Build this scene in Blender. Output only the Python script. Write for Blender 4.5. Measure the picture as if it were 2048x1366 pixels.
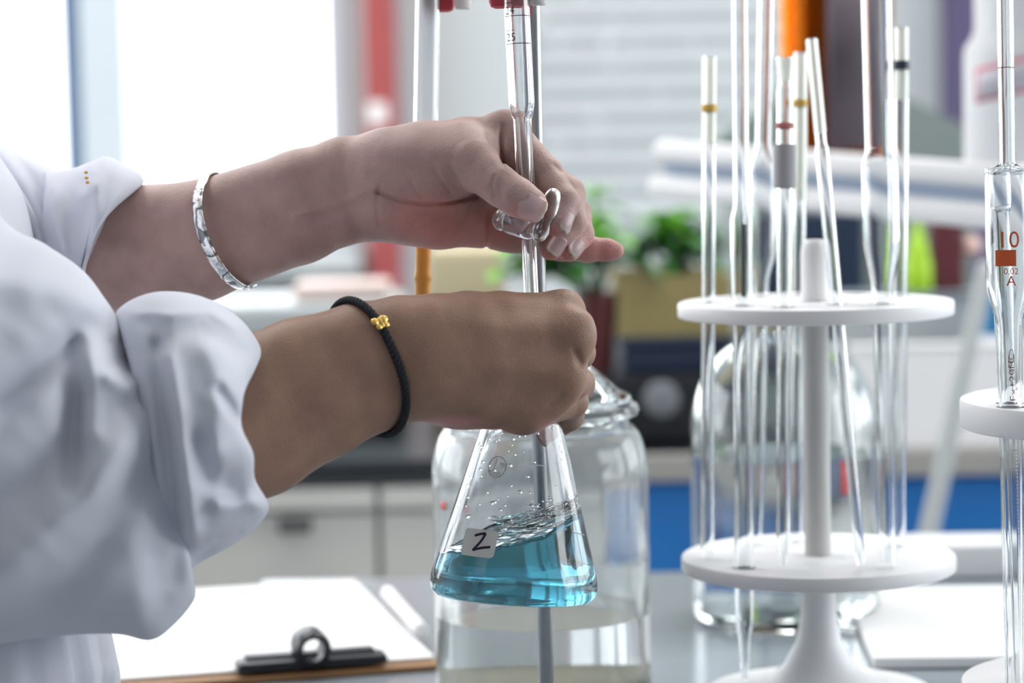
import bpy, bmesh, math, random
import numpy as np
from mathutils import Matrix, Vector

for _o in list(bpy.data.objects):
    bpy.data.objects.remove(_o, do_unlink=True)
random.seed(7)
rng = np.random.default_rng(11)
scene = bpy.context.scene
col = scene.collection

# ------------------------------------------------------------------ camera
FPX = 4950.0                    # focal length in pixels of the 2048 px wide frame
D0 = 1.207                      # focus distance (axis of flask and burette)
BENCH = 0.90
CAM = Vector((0.0, -D0, BENCH + 0.322))
RCAM = (Matrix.Rotation(math.radians(90 - 4.62), 3, 'X') @ Matrix.Rotation(math.radians(-1.2), 3, 'Z'))
cam_data = bpy.data.cameras.new('camera')
cam_data.sensor_width = 36.0
cam_data.lens = FPX / 2048 * 36.0
cam_data.clip_start = 0.05
cam_data.dof.use_dof = True
cam_data.dof.focus_distance = D0 - 0.008
cam_data.dof.aperture_fstop = 5.6
cam = bpy.data.objects.new('camera', cam_data)
col.objects.link(cam)
cam.matrix_world = Matrix.Translation(CAM) @ RCAM.to_4x4()
scene.camera = cam

# ------------------------------------------------------------------ view, world, lights
vs = scene.view_settings
vs.view_transform = 'Standard'
vs.look = 'None'
vs.exposure = 0.20
vs.gamma = 1.0
vs.use_curve_mapping = False
world = bpy.data.worlds.new('sky')
scene.world = world
world.use_nodes = True
_bg = world.node_tree.nodes['Background']
_bg.inputs['Color'].default_value = (0.93, 0.97, 1.0, 1)
_bg.inputs['Strength'].default_value = 4.4


def area_light(name, loc, target, sx, sy, power, color=(1, 1, 1), portal=False):
    L = bpy.data.lights.new(name, 'AREA')
    L.shape = 'RECTANGLE'; L.size = sx; L.size_y = sy
    L.energy = power; L.color = color
    if portal:
        L.cycles.is_portal = True
    o = bpy.data.objects.new(name, L); col.objects.link(o)
    o.location = loc
    d = Vector(target) - Vector(loc)
    o.rotation_euler = d.to_track_quat('-Z', 'Y').to_euler()
    return o


WALL_Y = 3.55                   # inner face of the window wall
# sky portals in the two window openings (window wall and right-hand wall)
area_light('window_portal', (-1.55, WALL_Y + 0.12, 1.75), (-1.55, 0, 1.75), 2.5, 1.9, 1, portal=True)
area_light('side_window_portal', (3.10, 1.0, 1.85), (0, 1.0, 1.85), 4.0, 1.7, 1, portal=True)
area_light('side_window_portal', (-3.10, 1.6, 1.85), (0, 1.6, 1.85), 2.8, 1.7, 1, portal=True)
# unseen ceiling lamps added for ambient room light (their housings are built further down)
FILL_LAMPS = [(-1.0, 1.0), (0.7, 1.0), (-1.0, 2.4), (0.9, 2.4)]
for _i, (_x, _y) in enumerate(FILL_LAMPS):
    area_light('ceiling_fill_light', (_x, _y, 2.86), (_x, _y, 0), 1.15, 0.22, 14, (1.0, 0.98, 0.95))


# ------------------------------------------------------------------ geometry helpers
def W(px, py, d):
    """world point seen at pixel (px,py) of the 2048x1366 frame, d metres along the optical axis"""
    v = Vector(((px - 1024) / FPX * d, -(py - 683) / FPX * d, -d))
    return CAM + RCAM @ v


def WM(px, py, dd):
    """the same with dd given in millimetres behind the focus plane"""
    return W(px, py, D0 + dd / 1000.0)


def proj(p):
    v = RCAM.transposed() @ (Vector(p) - CAM)
    d = -v.z
    return (v.x / d * FPX + 1024, -v.y / d * FPX + 683, d)


def mesh_obj(name, verts, faces, mat, parent=None, smooth=True, mats=None, fmat=None):
    me = bpy.data.meshes.new(name)
    me.from_pydata([tuple(v) for v in verts], [], [tuple(f) for f in faces])
    me.update()
    if mats:
        for m in mats: me.materials.append(m)
        if fmat is not None:
            me.polygons.foreach_set('material_index', fmat)
    elif mat is not None:
        me.materials.append(mat)
    if smooth:
        me.polygons.foreach_set('use_smooth', [True] * len(me.polygons))
    o = bpy.data.objects.new(name, me)
    col.objects.link(o)
    if parent is not None:
        o.parent = parent
        o.matrix_parent_inverse = parent.matrix_basis.inverted()
    return o


def empty(name, loc):
    o = bpy.data.objects.new(name, None)
    o.empty_display_size = 0.02
    col.objects.link(o)
    o.matrix_basis = Matrix.Translation(Vector(loc))
    return o


def tag(o, label, cat, group=None):
    o['label'] = label; o['category'] = cat
    if group: o['group'] = group
    return o


def structure(o, label=None, cat=None):
    o['kind'] = 'structure'
    if label: o['label'] = label
    if cat: o['category'] = cat
    return o


def axes(p0, p1):
    a = (Vector(p1) - Vector(p0)).normalized()
    h = Vector((0, 0, 1)) if abs(a.z) < 0.9 else Vector((1, 0, 0))
    # x axis points as nearly as possible toward the camera side (-Y) for upright objects
    if abs(a.z) >= 0.9:
        h = Vector((0, -1, 0))
    x = (h - a * h.dot(a)).normalized()
    y = a.cross(x)
    return a, x, y


class MB:
    def __init__(s):
        s.v = []; s.f = []

    def add(s, verts, faces):
        b = len(s.v)
        s.v += [Vector(q) for q in verts]
        s.f += [tuple(i + b for i in f) for f in faces]
        return s

    def box(s, c, size, rot=None, bevel=0.0):
        cx, cy, cz = c; hx, hy, hz = size[0] / 2, size[1] / 2, size[2] / 2
        if bevel <= 0:
            vs_ = [Vector((sx * hx, sy * hy, sz * hz)) for sx in (-1, 1) for sy in (-1, 1) for sz in (-1, 1)]
            fs = [(0, 1, 3, 2), (4, 6, 7, 5), (0, 4, 5, 1), (2, 3, 7, 6), (0, 2, 6, 4), (1, 5, 7, 3)]
        else:
            bm = bmesh.new()
            bmesh.ops.create_cube(bm, size=1)
            for v in bm.verts: v.co = Vector((v.co.x * size[0], v.co.y * size[1], v.co.z * size[2]))
            bmesh.ops.bevel(bm, geom=bm.edges[:], offset=bevel, segments=2, affect='EDGES', profile=0.5)
            bm.verts.index_update()
            vs_ = [v.co.copy() for v in bm.verts]
            fs = [tuple(v.index for v in f.verts) for f in bm.faces]
            bm.free()
        if rot is not None:
            vs_ = [rot @ v for v in vs_]
        s.add([v + Vector(c) for v in vs_], fs)
        return s

    def lathe(s, prof, p0, p1, n=48, closed=False, off=None):
        """prof: list of (radius, t metres along p0->p1)"""
        a, x, y = axes(p0, p1); p0 = Vector(p0)
        b = len(s.v); m = len(prof)
        for r, t in prof:
            o = off(t) if off else Vector((0, 0, 0))
            for i in range(n):
                th = 2 * math.pi * i / n
                s.v.append(p0 + a * t + o + (x * math.cos(th) + y * math.sin(th)) * r)
        rings = m if closed else m - 1
        for j in range(rings):
            j2 = (j + 1) % m
            for i in range(n):
                i2 = (i + 1) % n
                s.f.append((b + j * n + i, b + j * n + i2, b + j2 * n + i2, b + j2 * n + i))
        if not closed:
            if prof[0][0] > 1e-6: s.f.append(tuple(b + i for i in range(n))[::-1])
            if prof[-1][0] > 1e-6: s.f.append(tuple(b + (m - 1) * n + i for i in range(n)))
        return s

    def cyl(s, p0, p1, r, r1=None, n=24):
        L = (Vector(p1) - Vector(p0)).length
        return s.lathe([(r, 0), (r if r1 is None else r1, L)], p0, p1, n)

    def rod(s, p0, p1, r, n=24, bev=None):
        """cylinder with rounded rims"""
        L = (Vector(p1) - Vector(p0)).length
        e = bev if bev else r * 0.25
        return s.lathe([(r - e, 0), (r - e * .3, e * .3), (r, e), (r, L - e), (r - e * .3, L - e * .3), (r - e, L)], p0, p1, n)

    def ball(s, c, rx, ry=None, rz=None, n=16, rot=None):
        ry = rx if ry is None else ry; rz = rx if rz is None else rz
        b = len(s.v); m = n // 2
        for j in range(1, m):
            ph = math.pi * j / m
            for i in range(n):
                th = 2 * math.pi * i / n
                q = Vector((rx * math.sin(ph) * math.cos(th), ry * math.sin(ph) * math.sin(th), rz * math.cos(ph)))
                if rot is not None: q = rot @ q
                s.v.append(q + Vector(c))
        t = Vector((0, 0, rz)); u = Vector((0, 0, -rz))
        if rot is not None: t = rot @ t; u = rot @ u
        s.v += [t + Vector(c), u + Vector(c)]
        T = len(s.v) - 2; U = T + 1
        for j in range(m - 2):
            for i in range(n):
                i2 = (i + 1) % n
                s.f.append((b + j * n + i, b + (j + 1) * n + i, b + (j + 1) * n + i2, b + j * n + i2))
        for i in range(n):
            i2 = (i + 1) % n
            s.f.append((T, b + i, b + i2)); s.f.append((U, b + (m - 2) * n + i2, b + (m - 2) * n + i))
        return s

    def tube(s, pts, r, n=10, caps=True, radii=None):
        pts = [Vector(p) for p in pts]; b = len(s.v); m = len(pts)
        up = None
        for k, p in enumerate(pts):
            a = (pts[min(k + 1, m - 1)] - pts[max(k - 1, 0)]).normalized()
            if up is None:
                h = Vector((0, 0, 1)) if abs(a.z) < 0.9 else Vector((1, 0, 0))
            else:
                h = up
            x = (h - a * h.dot(a)).normalized(); up = x
            y = a.cross(x)
            rr = radii[k] if radii else r
            for i in range(n):
                th = 2 * math.pi * i / n
                s.v.append(p + (x * math.cos(th) + y * math.sin(th)) * rr)
        for j in range(m - 1):
            for i in range(n):
                i2 = (i + 1) % n
                s.f.append((b + j * n + i, b + j * n + i2, b + (j + 1) * n + i2, b + (j + 1) * n + i))
        if caps:
            s.f.append(tuple(b + i for i in range(n))[::-1])
            s.f.append(tuple(b + (m - 1) * n + i for i in range(n)))
        return s

    def build(s, name, mat, parent=None, smooth=True):
        o = mesh_obj(name, s.v, s.f, mat, parent, smooth)
        if smooth:
            for m_ in [o.data]:
                try:
                    m_.set_sharp_from_angle(angle=math.radians(38))
                except Exception:
                    pass
        return o


def catmull(P, n):
    """resample an (m,k) control array to n rows with a Catmull-Rom spline"""
    P = np.asarray(P, float); m = len(P)
    out = []
    for t in np.linspace(0, m - 1, n):
        i = min(int(t), m - 2); f = t - i
        p0 = P[max(i - 1, 0)]; p1 = P[i]; p2 = P[i + 1]; p3 = P[min(i + 2, m - 1)]
        out.append(0.5 * ((2 * p1) + (-p0 + p2) * f + (2 * p0 - 5 * p1 + 4 * p2 - p3) * f * f + (-p0 + 3 * p1 - 3 * p2 + p3) * f ** 3))
    return np.array(out)


def copy_tree(o, parent=None):
    c = o.copy(); col.objects.link(c)
    if parent is not None:
        c.parent = parent
    for ch in list(o.children):
        copy_tree(ch, c)
    return c


def wrap_patch(c, up, R, phi0, phi1, z0, z1, skew=0.0, n=14):
    """curved patch on an upright cylinder; phi=0 faces the camera, positive to the right"""
    vs_, fs = [], []
    for t in (0.0, 0.0004):
        for i in range(n + 1):
            f = i / n; ph = phi0 + (phi1 - phi0) * f
            for z in (z0, z1):
                r = R + t
                vs_.append(Vector(c) + Vector((math.sin(ph) * r, -math.cos(ph) * r, z + skew * f)))
    m = 2 * (n + 1)
    for i in range(n):
        fs.append((m + 2 * i, m + 2 * i + 2, m + 2 * i + 3, m + 2 * i + 1)); fs.append((2 * i, 2 * i + 1, 2 * i + 3, 2 * i + 2))
        fs.append((2 * i, 2 * i + 2, m + 2 * i + 2, m + 2 * i)); fs.append((2 * i + 1, m + 2 * i + 1, m + 2 * i + 3, 2 * i + 3))
    fs.append((0, m, m + 1, 1)); fs.append((2 * n, 2 * n + 1, m + 2 * n + 1, m + 2 * n))
    return vs_, fs



def text_mesh(body, size):
    """2-D lettering as (verts, faces) in metres, origin at the centre of its box"""
    cu = bpy.data.curves.new('lettering', 'FONT')
    cu.body = body; cu.size = size; cu.align_x = 'CENTER'; cu.align_y = 'CENTER'
    cu.resolution_u = 4
    o = bpy.data.objects.new('lettering', cu); col.objects.link(o)
    dg = bpy.context.evaluated_depsgraph_get()
    me = o.evaluated_get(dg).to_mesh()
    vs_ = [v.co.copy() for v in me.vertices]; fs = [tuple(p.vertices) for p in me.polygons]
    o.evaluated_get(dg).to_mesh_clear()
    bpy.data.objects.remove(o, do_unlink=True); bpy.data.curves.remove(cu)
    return vs_, fs


# ------------------------------------------------------------------ materials
def new_mat(name):
    m = bpy.data.materials.new(name); m.use_nodes = True
    return m, m.node_tree, m.node_tree.nodes['Principled BSDF']


def pmat(name, color, rough=0.5, metal=0.0, noise=0.0, nscale=20.0, bump=0.0, bscale=200.0, spec=0.5, trans=0.0, ior=1.45, sss=0.0, coat=0.0):
    m, nt, b = new_mat(name)
    b.inputs['Base Color'].default_value = (*color, 1)
    b.inputs['Roughness'].default_value = rough
    b.inputs['Metallic'].default_value = metal
    b.inputs['Specular IOR Level'].default_value = spec
    b.inputs['Transmission Weight'].default_value = trans
    b.inputs['IOR'].default_value = ior
    b.inputs['Coat Weight'].default_value = coat
    if sss > 0:
        b.inputs['Subsurface Weight'].default_value = sss
        b.inputs['Subsurface Radius'].default_value = (0.6, 0.6, 0.6)
        b.inputs['Subsurface Scale'].default_value = 0.004
    tc = nt.nodes.new('ShaderNodeTexCoord')
    if noise > 0:
        n = nt.nodes.new('ShaderNodeTexNoise'); n.inputs['Scale'].default_value = nscale; n.inputs['Detail'].default_value = 5
        nt.links.new(tc.outputs['Object'], n.inputs['Vector'])
        mx = nt.nodes.new('ShaderNodeMix'); mx.data_type = 'RGBA'
        mx.inputs[6].default_value = (*[c * (1 - noise) for c in color], 1)
        mx.inputs[7].default_value = (*[min(1, c * (1 + noise)) for c in color], 1)
        nt.links.new(n.outputs['Fac'], mx.inputs[0]); nt.links.new(mx.outputs[2], b.inputs['Base Color'])
    if bump > 0:
        n2 = nt.nodes.new('ShaderNodeTexNoise'); n2.inputs['Scale'].default_value = bscale; n2.inputs['Detail'].default_value = 4
        nt.links.new(tc.outputs['Object'], n2.inputs['Vector'])
        bp = nt.nodes.new('ShaderNodeBump'); bp.inputs['Strength'].default_value = bump; bp.inputs['Distance'].default_value = 0.001
        nt.links.new(n2.outputs['Fac'], bp.inputs['Height']); nt.links.new(bp.outputs['Normal'], b.inputs['Normal'])
    return m


def glass_mat(name, color=(1, 1, 1), rough=0.0, ior=1.47, absorb=None, dens=0.0):
    m = bpy.data.materials.new(name); m.use_nodes = True
    nt = m.node_tree; nt.nodes.clear()
    out = nt.nodes.new('ShaderNodeOutputMaterial')
    g = nt.nodes.new('ShaderNodeBsdfGlass')
    g.inputs['Color'].default_value = (*color, 1); g.inputs['Roughness'].default_value = rough; g.inputs['IOR'].default_value = ior
    nt.links.new(g.outputs[0], out.inputs['Surface'])
    if absorb:
        a = nt.nodes.new('ShaderNodeVolumeAbsorption')
        a.inputs['Color'].default_value = (*absorb, 1); a.inputs['Density'].default_value = dens
        nt.links.new(a.outputs[0], out.inputs['Volume'])
    return m


M_GLASS = glass_mat('clear_glass', (0.985, 0.992, 0.995))
M_GLASS_JAR = glass_mat('jar_glass', (0.97, 0.985, 0.985))
def whitened_glass(name, whiteness):
    m = glass_mat(name, (0.98, 0.99, 0.99)); nt = m.node_tree
    g = [n for n in nt.nodes if n.type == 'BSDF_GLASS'][0]; out = [n for n in nt.nodes if n.type == 'OUTPUT_MATERIAL'][0]
    t = nt.nodes.new('ShaderNodeBsdfTranslucent'); d = nt.nodes.new('ShaderNodeBsdfDiffuse')
    for q in (t, d): q.inputs['Color'].default_value = (0.93, 0.95, 0.96, 1)
    a = nt.nodes.new('ShaderNodeMixShader'); b = nt.nodes.new('ShaderNodeMixShader')
    tc = nt.nodes.new('ShaderNodeTexCoord'); n = nt.nodes.new('ShaderNodeTexNoise'); n.inputs['Scale'].default_value = 22; n.inputs['Detail'].default_value = 4
    mr = nt.nodes.new('ShaderNodeMapRange'); mr.inputs['From Min'].default_value = 0.3; mr.inputs['From Max'].default_value = 0.7
    mr.inputs['To Min'].default_value = whiteness * 0.5; mr.inputs['To Max'].default_value = whiteness * 1.5
    nt.links.new(tc.outputs['Object'], n.inputs['Vector']); nt.links.new(n.outputs['Fac'], mr.inputs['Value'])
    nt.links.new(d.outputs[0], a.inputs[1]); nt.links.new(t.outputs[0], a.inputs[2])
    nt.links.new(mr.outputs[0], b.inputs[0]); nt.links.new(g.outputs[0], b.inputs[1]); nt.links.new(a.outputs[0], b.inputs[2])
    nt.links.new(b.outputs[0], out.inputs['Surface'])
    return m


M_WHITENED = whitened_glass('whitened_jar_glass', 0.15)  # white mixed into the jar's glass in place of bright window reflections
M_LIQ = glass_mat('blue_solution', (1, 1, 1), 0.0, 1.333, absorb=(0.0, 0.70, 0.83), dens=31.0)
M_WATER = glass_mat('water', (1, 1, 1), 0.0, 1.333)
M_AMBER = glass_mat('amber_glass', (0.97, 0.52, 0.07), 0.0, 1.48)
M_WHITEPL = pmat('white_plastic', (0.90, 0.90, 0.91), 0.42, sss=0.0)
M_KEY = glass_mat('ground_glass', (0.74, 0.73, 0.72), 0.22, 1.42)
M_GREYPL = pmat('grey_plastic', (0.62, 0.62, 0.60), 0.45)
M_STEEL = pmat('steel_rod', (0.42, 0.43, 0.44), 0.32, 1.0, noise=0.25, nscale=60, bump=0.05, bscale=300)
M_REDPL = pmat('red_rubber', (0.55, 0.05, 0.075), 0.5, noise=0.08, nscale=80)
M_PADPL = pmat('pale_pad', (0.78, 0.76, 0.73), 0.5)
M_BLACK = pmat('black_enamel', (0.012, 0.014, 0.02), 0.35)
M_NAVY = pmat('navy_enamel', (0.02, 0.035, 0.075), 0.4)
M_PRINT_DK = pmat('brown_black_print', (0.055, 0.035, 0.03), 0.6)
M_PRINT_OR = pmat('orange_print', (0.75, 0.13, 0.035), 0.55)
M_PRINT_BR = pmat('brown_print', (0.24, 0.07, 0.03), 0.55)
M_PAPER = pmat('white_paper', (0.86, 0.86, 0.86), 0.8, noise=0.02, nscale=15)

# ================================================================== the room
def Wy(px, py, Y):
    a = W(px, py, 1.0); d = a - CAM
    return CAM + d * ((Y - CAM.y) / d.y)


def Wz(px, py, Z):
    a = W(px, py, 1.0); d = a - CAM
    return CAM + d * ((Z - CAM.z) / d.z)


M_WALL = pmat('wall_paint', (0.52, 0.565, 0.575), 0.8, noise=0.03, nscale=3, bump=0.1, bscale=150)
M_WALL2 = pmat('side_wall_paint', (0.70, 0.70, 0.69), 0.85, noise=0.03, nscale=3)
M_CEIL = pmat('ceiling_paint', (0.80, 0.80, 0.79), 0.9)
M_FLOOR = pmat('floor_vinyl', (0.33, 0.34, 0.35), 0.4, noise=0.12, nscale=9)
M_FRAME = pmat('window_frame_enamel', (0.55, 0.61, 0.66), 0.45)
M_GASKET = pmat('blue_window_gasket', (0.03, 0.09, 0.20), 0.5)
M_SILL = pmat('sill_stone', (0.52, 0.55, 0.56), 0.4, noise=0.1, nscale=30)


def thin_pane_mat():
    m = bpy.data.materials.new('window_glass'); m.use_nodes = True
    nt = m.node_tree; nt.nodes.clear()
    out = nt.nodes.new('ShaderNodeOutputMaterial')
    t = nt.nodes.new('ShaderNodeBsdfTransparent'); g = nt.nodes.new('ShaderNodeBsdfGlossy')
    g.inputs['Roughness'].default_value = 0.02
    fr = nt.nodes.new('ShaderNodeFresnel'); fr.inputs['IOR'].default_value = 1.45
    mx = nt.nodes.new('ShaderNodeMixShader')
    ge_ = nt.nodes.new('ShaderNodeNewGeometry'); sb_ = nt.nodes.new('ShaderNodeMath'); sb_.operation = 'SUBTRACT'; sb_.inputs[0].default_value = 1.0
    ml_ = nt.nodes.new('ShaderNodeMath'); ml_.operation = 'MULTIPLY'
    nt.links.new(ge_.outputs['Backfacing'], sb_.inputs[1]); nt.links.new(fr.outputs[0], ml_.inputs[0]); nt.links.new(sb_.outputs[0], ml_.inputs[1])
    nt.links.new(ml_.outputs[0], mx.inputs[0]); nt.links.new(t.outputs[0], mx.inputs[1]); nt.links.new(g.outputs[0], mx.inputs[2])
    nt.links.new(mx.outputs[0], out.inputs['Surface'])
    return m


M_PANE = thin_pane_mat()
RX0, RX1, RY0, RY1, RZ = -3.0, 3.0, -2.4, WALL_Y, 2.95


def box_obj(name, lo, hi, mat, parent=None, bevel=0.0, smooth=False):
    c = [(a + b) / 2 for a, b in zip(lo, hi)]; s = [abs(b - a) for a, b in zip(lo, hi)]
    return MB().box(c, s, bevel=bevel).build(name, mat, parent, smooth)


structure(box_obj('floor', (RX0, RY0, -0.1), (RX1, RY1, 0), M_FLOOR))
structure(box_obj('ceiling', (RX0, RY0, RZ), (RX1, RY1, RZ + 0.1), M_CEIL))
structure(box_obj('wall_front', (RX0, RY0 - 0.1, 0), (RX1, RY0, RZ), pmat('front_wall_paint', (0.30, 0.31, 0.33), 0.85)))

# window wall: opening on the left, solid on the right
wx1 = Wy(700, 200, WALL_Y).x            # right jamb of the window
wx0 = -2.85
SILL_Z = Wy(560, 500, WALL_Y).z
TOP_Z = 2.65
wb = MB()
wb.box(((RX0 + RX1) / 2, WALL_Y + 0.1, (SILL_Z - 0.0) / 2), (RX1 - RX0, 0.2, SILL_Z))
wb.box(((RX0 + RX1) / 2, WALL_Y + 0.1, (TOP_Z + RZ) / 2), (RX1 - RX0, 0.2, RZ - TOP_Z))
wb.box(((wx1 + RX1) / 2, WALL_Y + 0.1, (SILL_Z + TOP_Z) / 2), (RX1 - wx1, 0.2, TOP_Z - SILL_Z))
wb.box(((RX0 + wx0) / 2, WALL_Y + 0.1, (SILL_Z + TOP_Z) / 2), (wx0 - RX0, 0.2, TOP_Z - SILL_Z))
structure(wb.build('wall_back', M_WALL, None, False))

# right wall with its own daylight window (outside the picture, it lights the glassware)
SY0, SY1, SZ0, SZ1 = -1.0, 3.0, 1.0, 2.7
LY0, LY1 = 0.2, 3.0  # opening of the unseen left window, added to light coat and glassware
wl = MB()
wl.box((RX0 - 0.1, (RY0 + LY0) / 2, RZ / 2), (0.2, LY0 - RY0, RZ))
wl.box((RX0 - 0.1, (LY1 + RY1) / 2, RZ / 2), (0.2, RY1 - LY1, RZ))
wl.box((RX0 - 0.1, (LY0 + LY1) / 2, SZ0 / 2), (0.2, LY1 - LY0, SZ0))
wl.box((RX0 - 0.1, (LY0 + LY1) / 2, (SZ1 + RZ) / 2), (0.2, LY1 - LY0, RZ - SZ1))
structure(wl.build('wall_left', M_WALL2, None, False))
wr = MB()
wr.box((RX1 + 0.1, (RY0 + SY0) / 2, RZ / 2), (0.2, SY0 - RY0, RZ))
wr.box((RX1 + 0.1, (SY1 + RY1) / 2, RZ / 2), (0.2, RY1 - SY1, RZ))
wr.box((RX1 + 0.1, (SY0 + SY1) / 2, SZ0 / 2), (0.2, SY1 - SY0, SZ0))
wr.box((RX1 + 0.1, (SY0 + SY1) / 2, (SZ1 + RZ) / 2), (0.2, SY1 - SY0, RZ - SZ1))
structure(wr.build('wall_right', M_WALL2, None, False))

win = empty('window_1', (wx0, WALL_Y + 0.06, SILL_Z)); structure(win, 'bright casement window with pale blue grey frames', 'window')
ma = Wy(162, 200, WALL_Y).x; mb_ = Wy(256, 200, WALL_Y).x
ja = Wy(655, 200, WALL_Y).x
fy0, fy1 = WALL_Y + 0.02, WALL_Y + 0.10
box_obj('frame_bar', (ma, fy0 - 0.03, SILL_Z + .0005), (mb_, fy1 - .003, TOP_Z - .0005), M_FRAME, win)
box_obj('gasket', (ma - 0.034, fy0 - 0.029, SILL_Z + .001), (ma - .0003, fy1 - .004, TOP_Z - .001), M_GASKET, win)
box_obj('frame_bar', (ja, fy0 - 0.03, SILL_Z + .0005), (wx1 - 0.0005, fy1 - .003, TOP_Z - .0005), M_FRAME, win)
box_obj('frame_bar', (wx0, fy0, TOP_Z - 0.07), (wx1 - .0008, fy1, TOP_Z - .0003), M_FRAME, win)
box_obj('frame_bar', (wx0, fy0, SILL_Z + .0003), (wx1 - .0008, fy1, SILL_Z + 0.06), M_FRAME, win)
step = (ja - mb_)
xb = ma - 0.034
while xb - step > wx0:
    box_obj('frame_bar', (xb - step - 0.09, fy0 - 0.03, SILL_Z + .0005), (xb - step, fy1 - .003, TOP_Z - .0005), M_FRAME, win)
    box_obj('pane', (xb - step, fy0 + 0.04, SILL_Z + 0.06), (xb, fy0 + 0.044, TOP_Z - 0.07), M_PANE, win)
    xb = xb - step - 0.09
box_obj('pane', (mb_, fy0 + 0.04, SILL_Z + 0.06), (ja, fy0 + 0.044, TOP_Z - 0.07), M_PANE, win)

win2 = empty('window_2', (RX1 + 0.06, SY0, SZ0)); structure(win2, 'side window of the laboratory', 'window')
for k in range(4):
    yy = SY0 + (SY1 - SY0 - 0.07) * k / 3
    box_obj('frame_bar', (RX1 + 0.02, yy, SZ0), (RX1 + 0.09, yy + 0.07, SZ1), M_FRAME, win2)
    if k < 3:
        y2 = SY0 + (SY1 - SY0 - 0.07) * (k + 1) / 3
        box_obj('pane', (RX1 + 0.05, yy + 0.07, SZ0), (RX1 + 0.054, y2, SZ1), M_PANE, win2)
win3 = empty('window_3', (RX0 - 0.06, LY0, SZ0)); structure(win3, 'unseen left side window added to light coat and glassware', 'window')
for k in range(4):
    yy = LY0 + (LY1 - LY0 - 0.07) * k / 3
    box_obj('frame_bar', (RX0 - 0.09, yy, SZ0), (RX0 - 0.02, yy + 0.07, SZ1), M_FRAME, win3)
    if k < 3:
        y2 = LY0 + (LY1 - LY0 - 0.07) * (k + 1) / 3
        box_obj('pane', (RX0 - 0.054, yy + 0.07, SZ0), (RX0 - 0.05, y2, SZ1), M_PANE, win3)
structure(box_obj('trim_1', (wx0 - 0.05, WALL_Y - 0.16, SILL_Z - 0.04), (wx1 + 0.02, WALL_Y + 0.02, SILL_Z), M_SILL, None, 0.006), 'grey stone window sill board', 'sill')

# housings and glowing tubes of the added ceiling lamps
M_LAMP = pmat('lamp_housing', (0.8, 0.8, 0.8), 0.4)
M_TUBE, _nt, _b = new_mat('fill_lamp_tube')
_b.inputs['Emission Color'].default_value = (1, 0.98, 0.95, 1); _b.inputs['Emission Strength'].default_value = 6
for i, (x, y) in enumerate(FILL_LAMPS):
    e = empty('ceiling_fill_lamp', (x, y, RZ))
    tag(e, ['added unseen fill lamp on the ceiling above the person', 'added unseen fill lamp on the ceiling above the near bench',
            'added unseen fill lamp on the ceiling by the window', 'added unseen fill lamp on the ceiling above the far counter'][i], 'lamp', 'added ceiling fill lamps')
    box_obj('housing', (x - 0.62, y - 0.08, RZ - 0.06), (x + 0.62, y + 0.08, RZ - 0.002), M_LAMP, e, 0.005)
    for s in (-1, 1):
        MB().rod((x - 0.58, y + s * 0.045, RZ - 0.075), (x + 0.58, y + s * 0.045, RZ - 0.075), 0.013).build('fill_lamp_tube', M_TUBE, e)

# wall chart with rows of print
def chart_mat():
    m, nt, b = new_mat('wall_chart_print')
    tc = nt.nodes.new('ShaderNodeTexCoord')
    w = nt.nodes.new('ShaderNodeTexWave'); w.wave_type = 'BANDS'; w.bands_direction = 'Z'
    w.inputs['Scale'].default_value = 6.6; w.inputs['Distortion'].default_value = 0.0
    n = nt.nodes.new('ShaderNodeTexNoise'); n.inputs['Scale'].default_value = 45
    r1 = nt.nodes.new('ShaderNodeValToRGB'); r1.color_ramp.elements[0].position = 0.5; r1.color_ramp.elements[1].position = 0.6
    r2 = nt.nodes.new('ShaderNodeValToRGB'); r2.color_ramp.elements[0].position = 0.30; r2.color_ramp.elements[1].position = 0.40
    mu = nt.nodes.new('ShaderNodeMath'); mu.operation = 'MULTIPLY'
    mx = nt.nodes.new('ShaderNodeMix'); mx.data_type = 'RGBA'
    mx.inputs[6].default_value = (0.575, 0.615, 0.63, 1); mx.inputs[7].default_value = (0.30, 0.33, 0.345, 1)
    nt.links.new(tc.outputs['Object'], w.inputs['Vector']); nt.links.new(tc.outputs['Object'], n.inputs['Vector'])
    nt.links.new(w.outputs['Fac'], r1.inputs[0]); nt.links.new(n.outputs['Fac'], r2.inputs[0])
    nt.links.new(r1.outputs[0], mu.inputs[0]); nt.links.new(r2.outputs[0], mu.inputs[1])
    nt.links.new(mu.outputs[0], mx.inputs[0]); nt.links.new(mx.outputs[2], b.inputs['Base Color'])
    b.inputs['Roughness'].default_value = 0.7
    return m


a0 = Wy(1062, 430, WALL_Y); a1 = Wy(1640, 430, WALL_Y)
ch = empty('wall_chart', ((a0.x + a1.x) / 2, WALL_Y, a0.z))
tag(ch, 'large pale wall chart covered in rows of small print', 'poster')
box_obj('sheet', (a0.x + 0.015, WALL_Y - 0.010, a0.z + 0.015), (a1.x - 0.015, WALL_Y - 0.004, 2.0), chart_mat(), ch)
box_obj('edge_strip', (a0.x, WALL_Y - 0.014, a0.z - 0.01), (a1.x, WALL_Y - 0.001, a0.z + 0.016), pmat('chart_strip', (0.6, 0.64, 0.65), 0.5), ch)
box_obj('edge_strip', (a0.x, WALL_Y - 0.014, 2.0), (a1.x, WALL_Y - 0.001, 2.026), bpy.data.materials['chart_strip'], ch)

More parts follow.
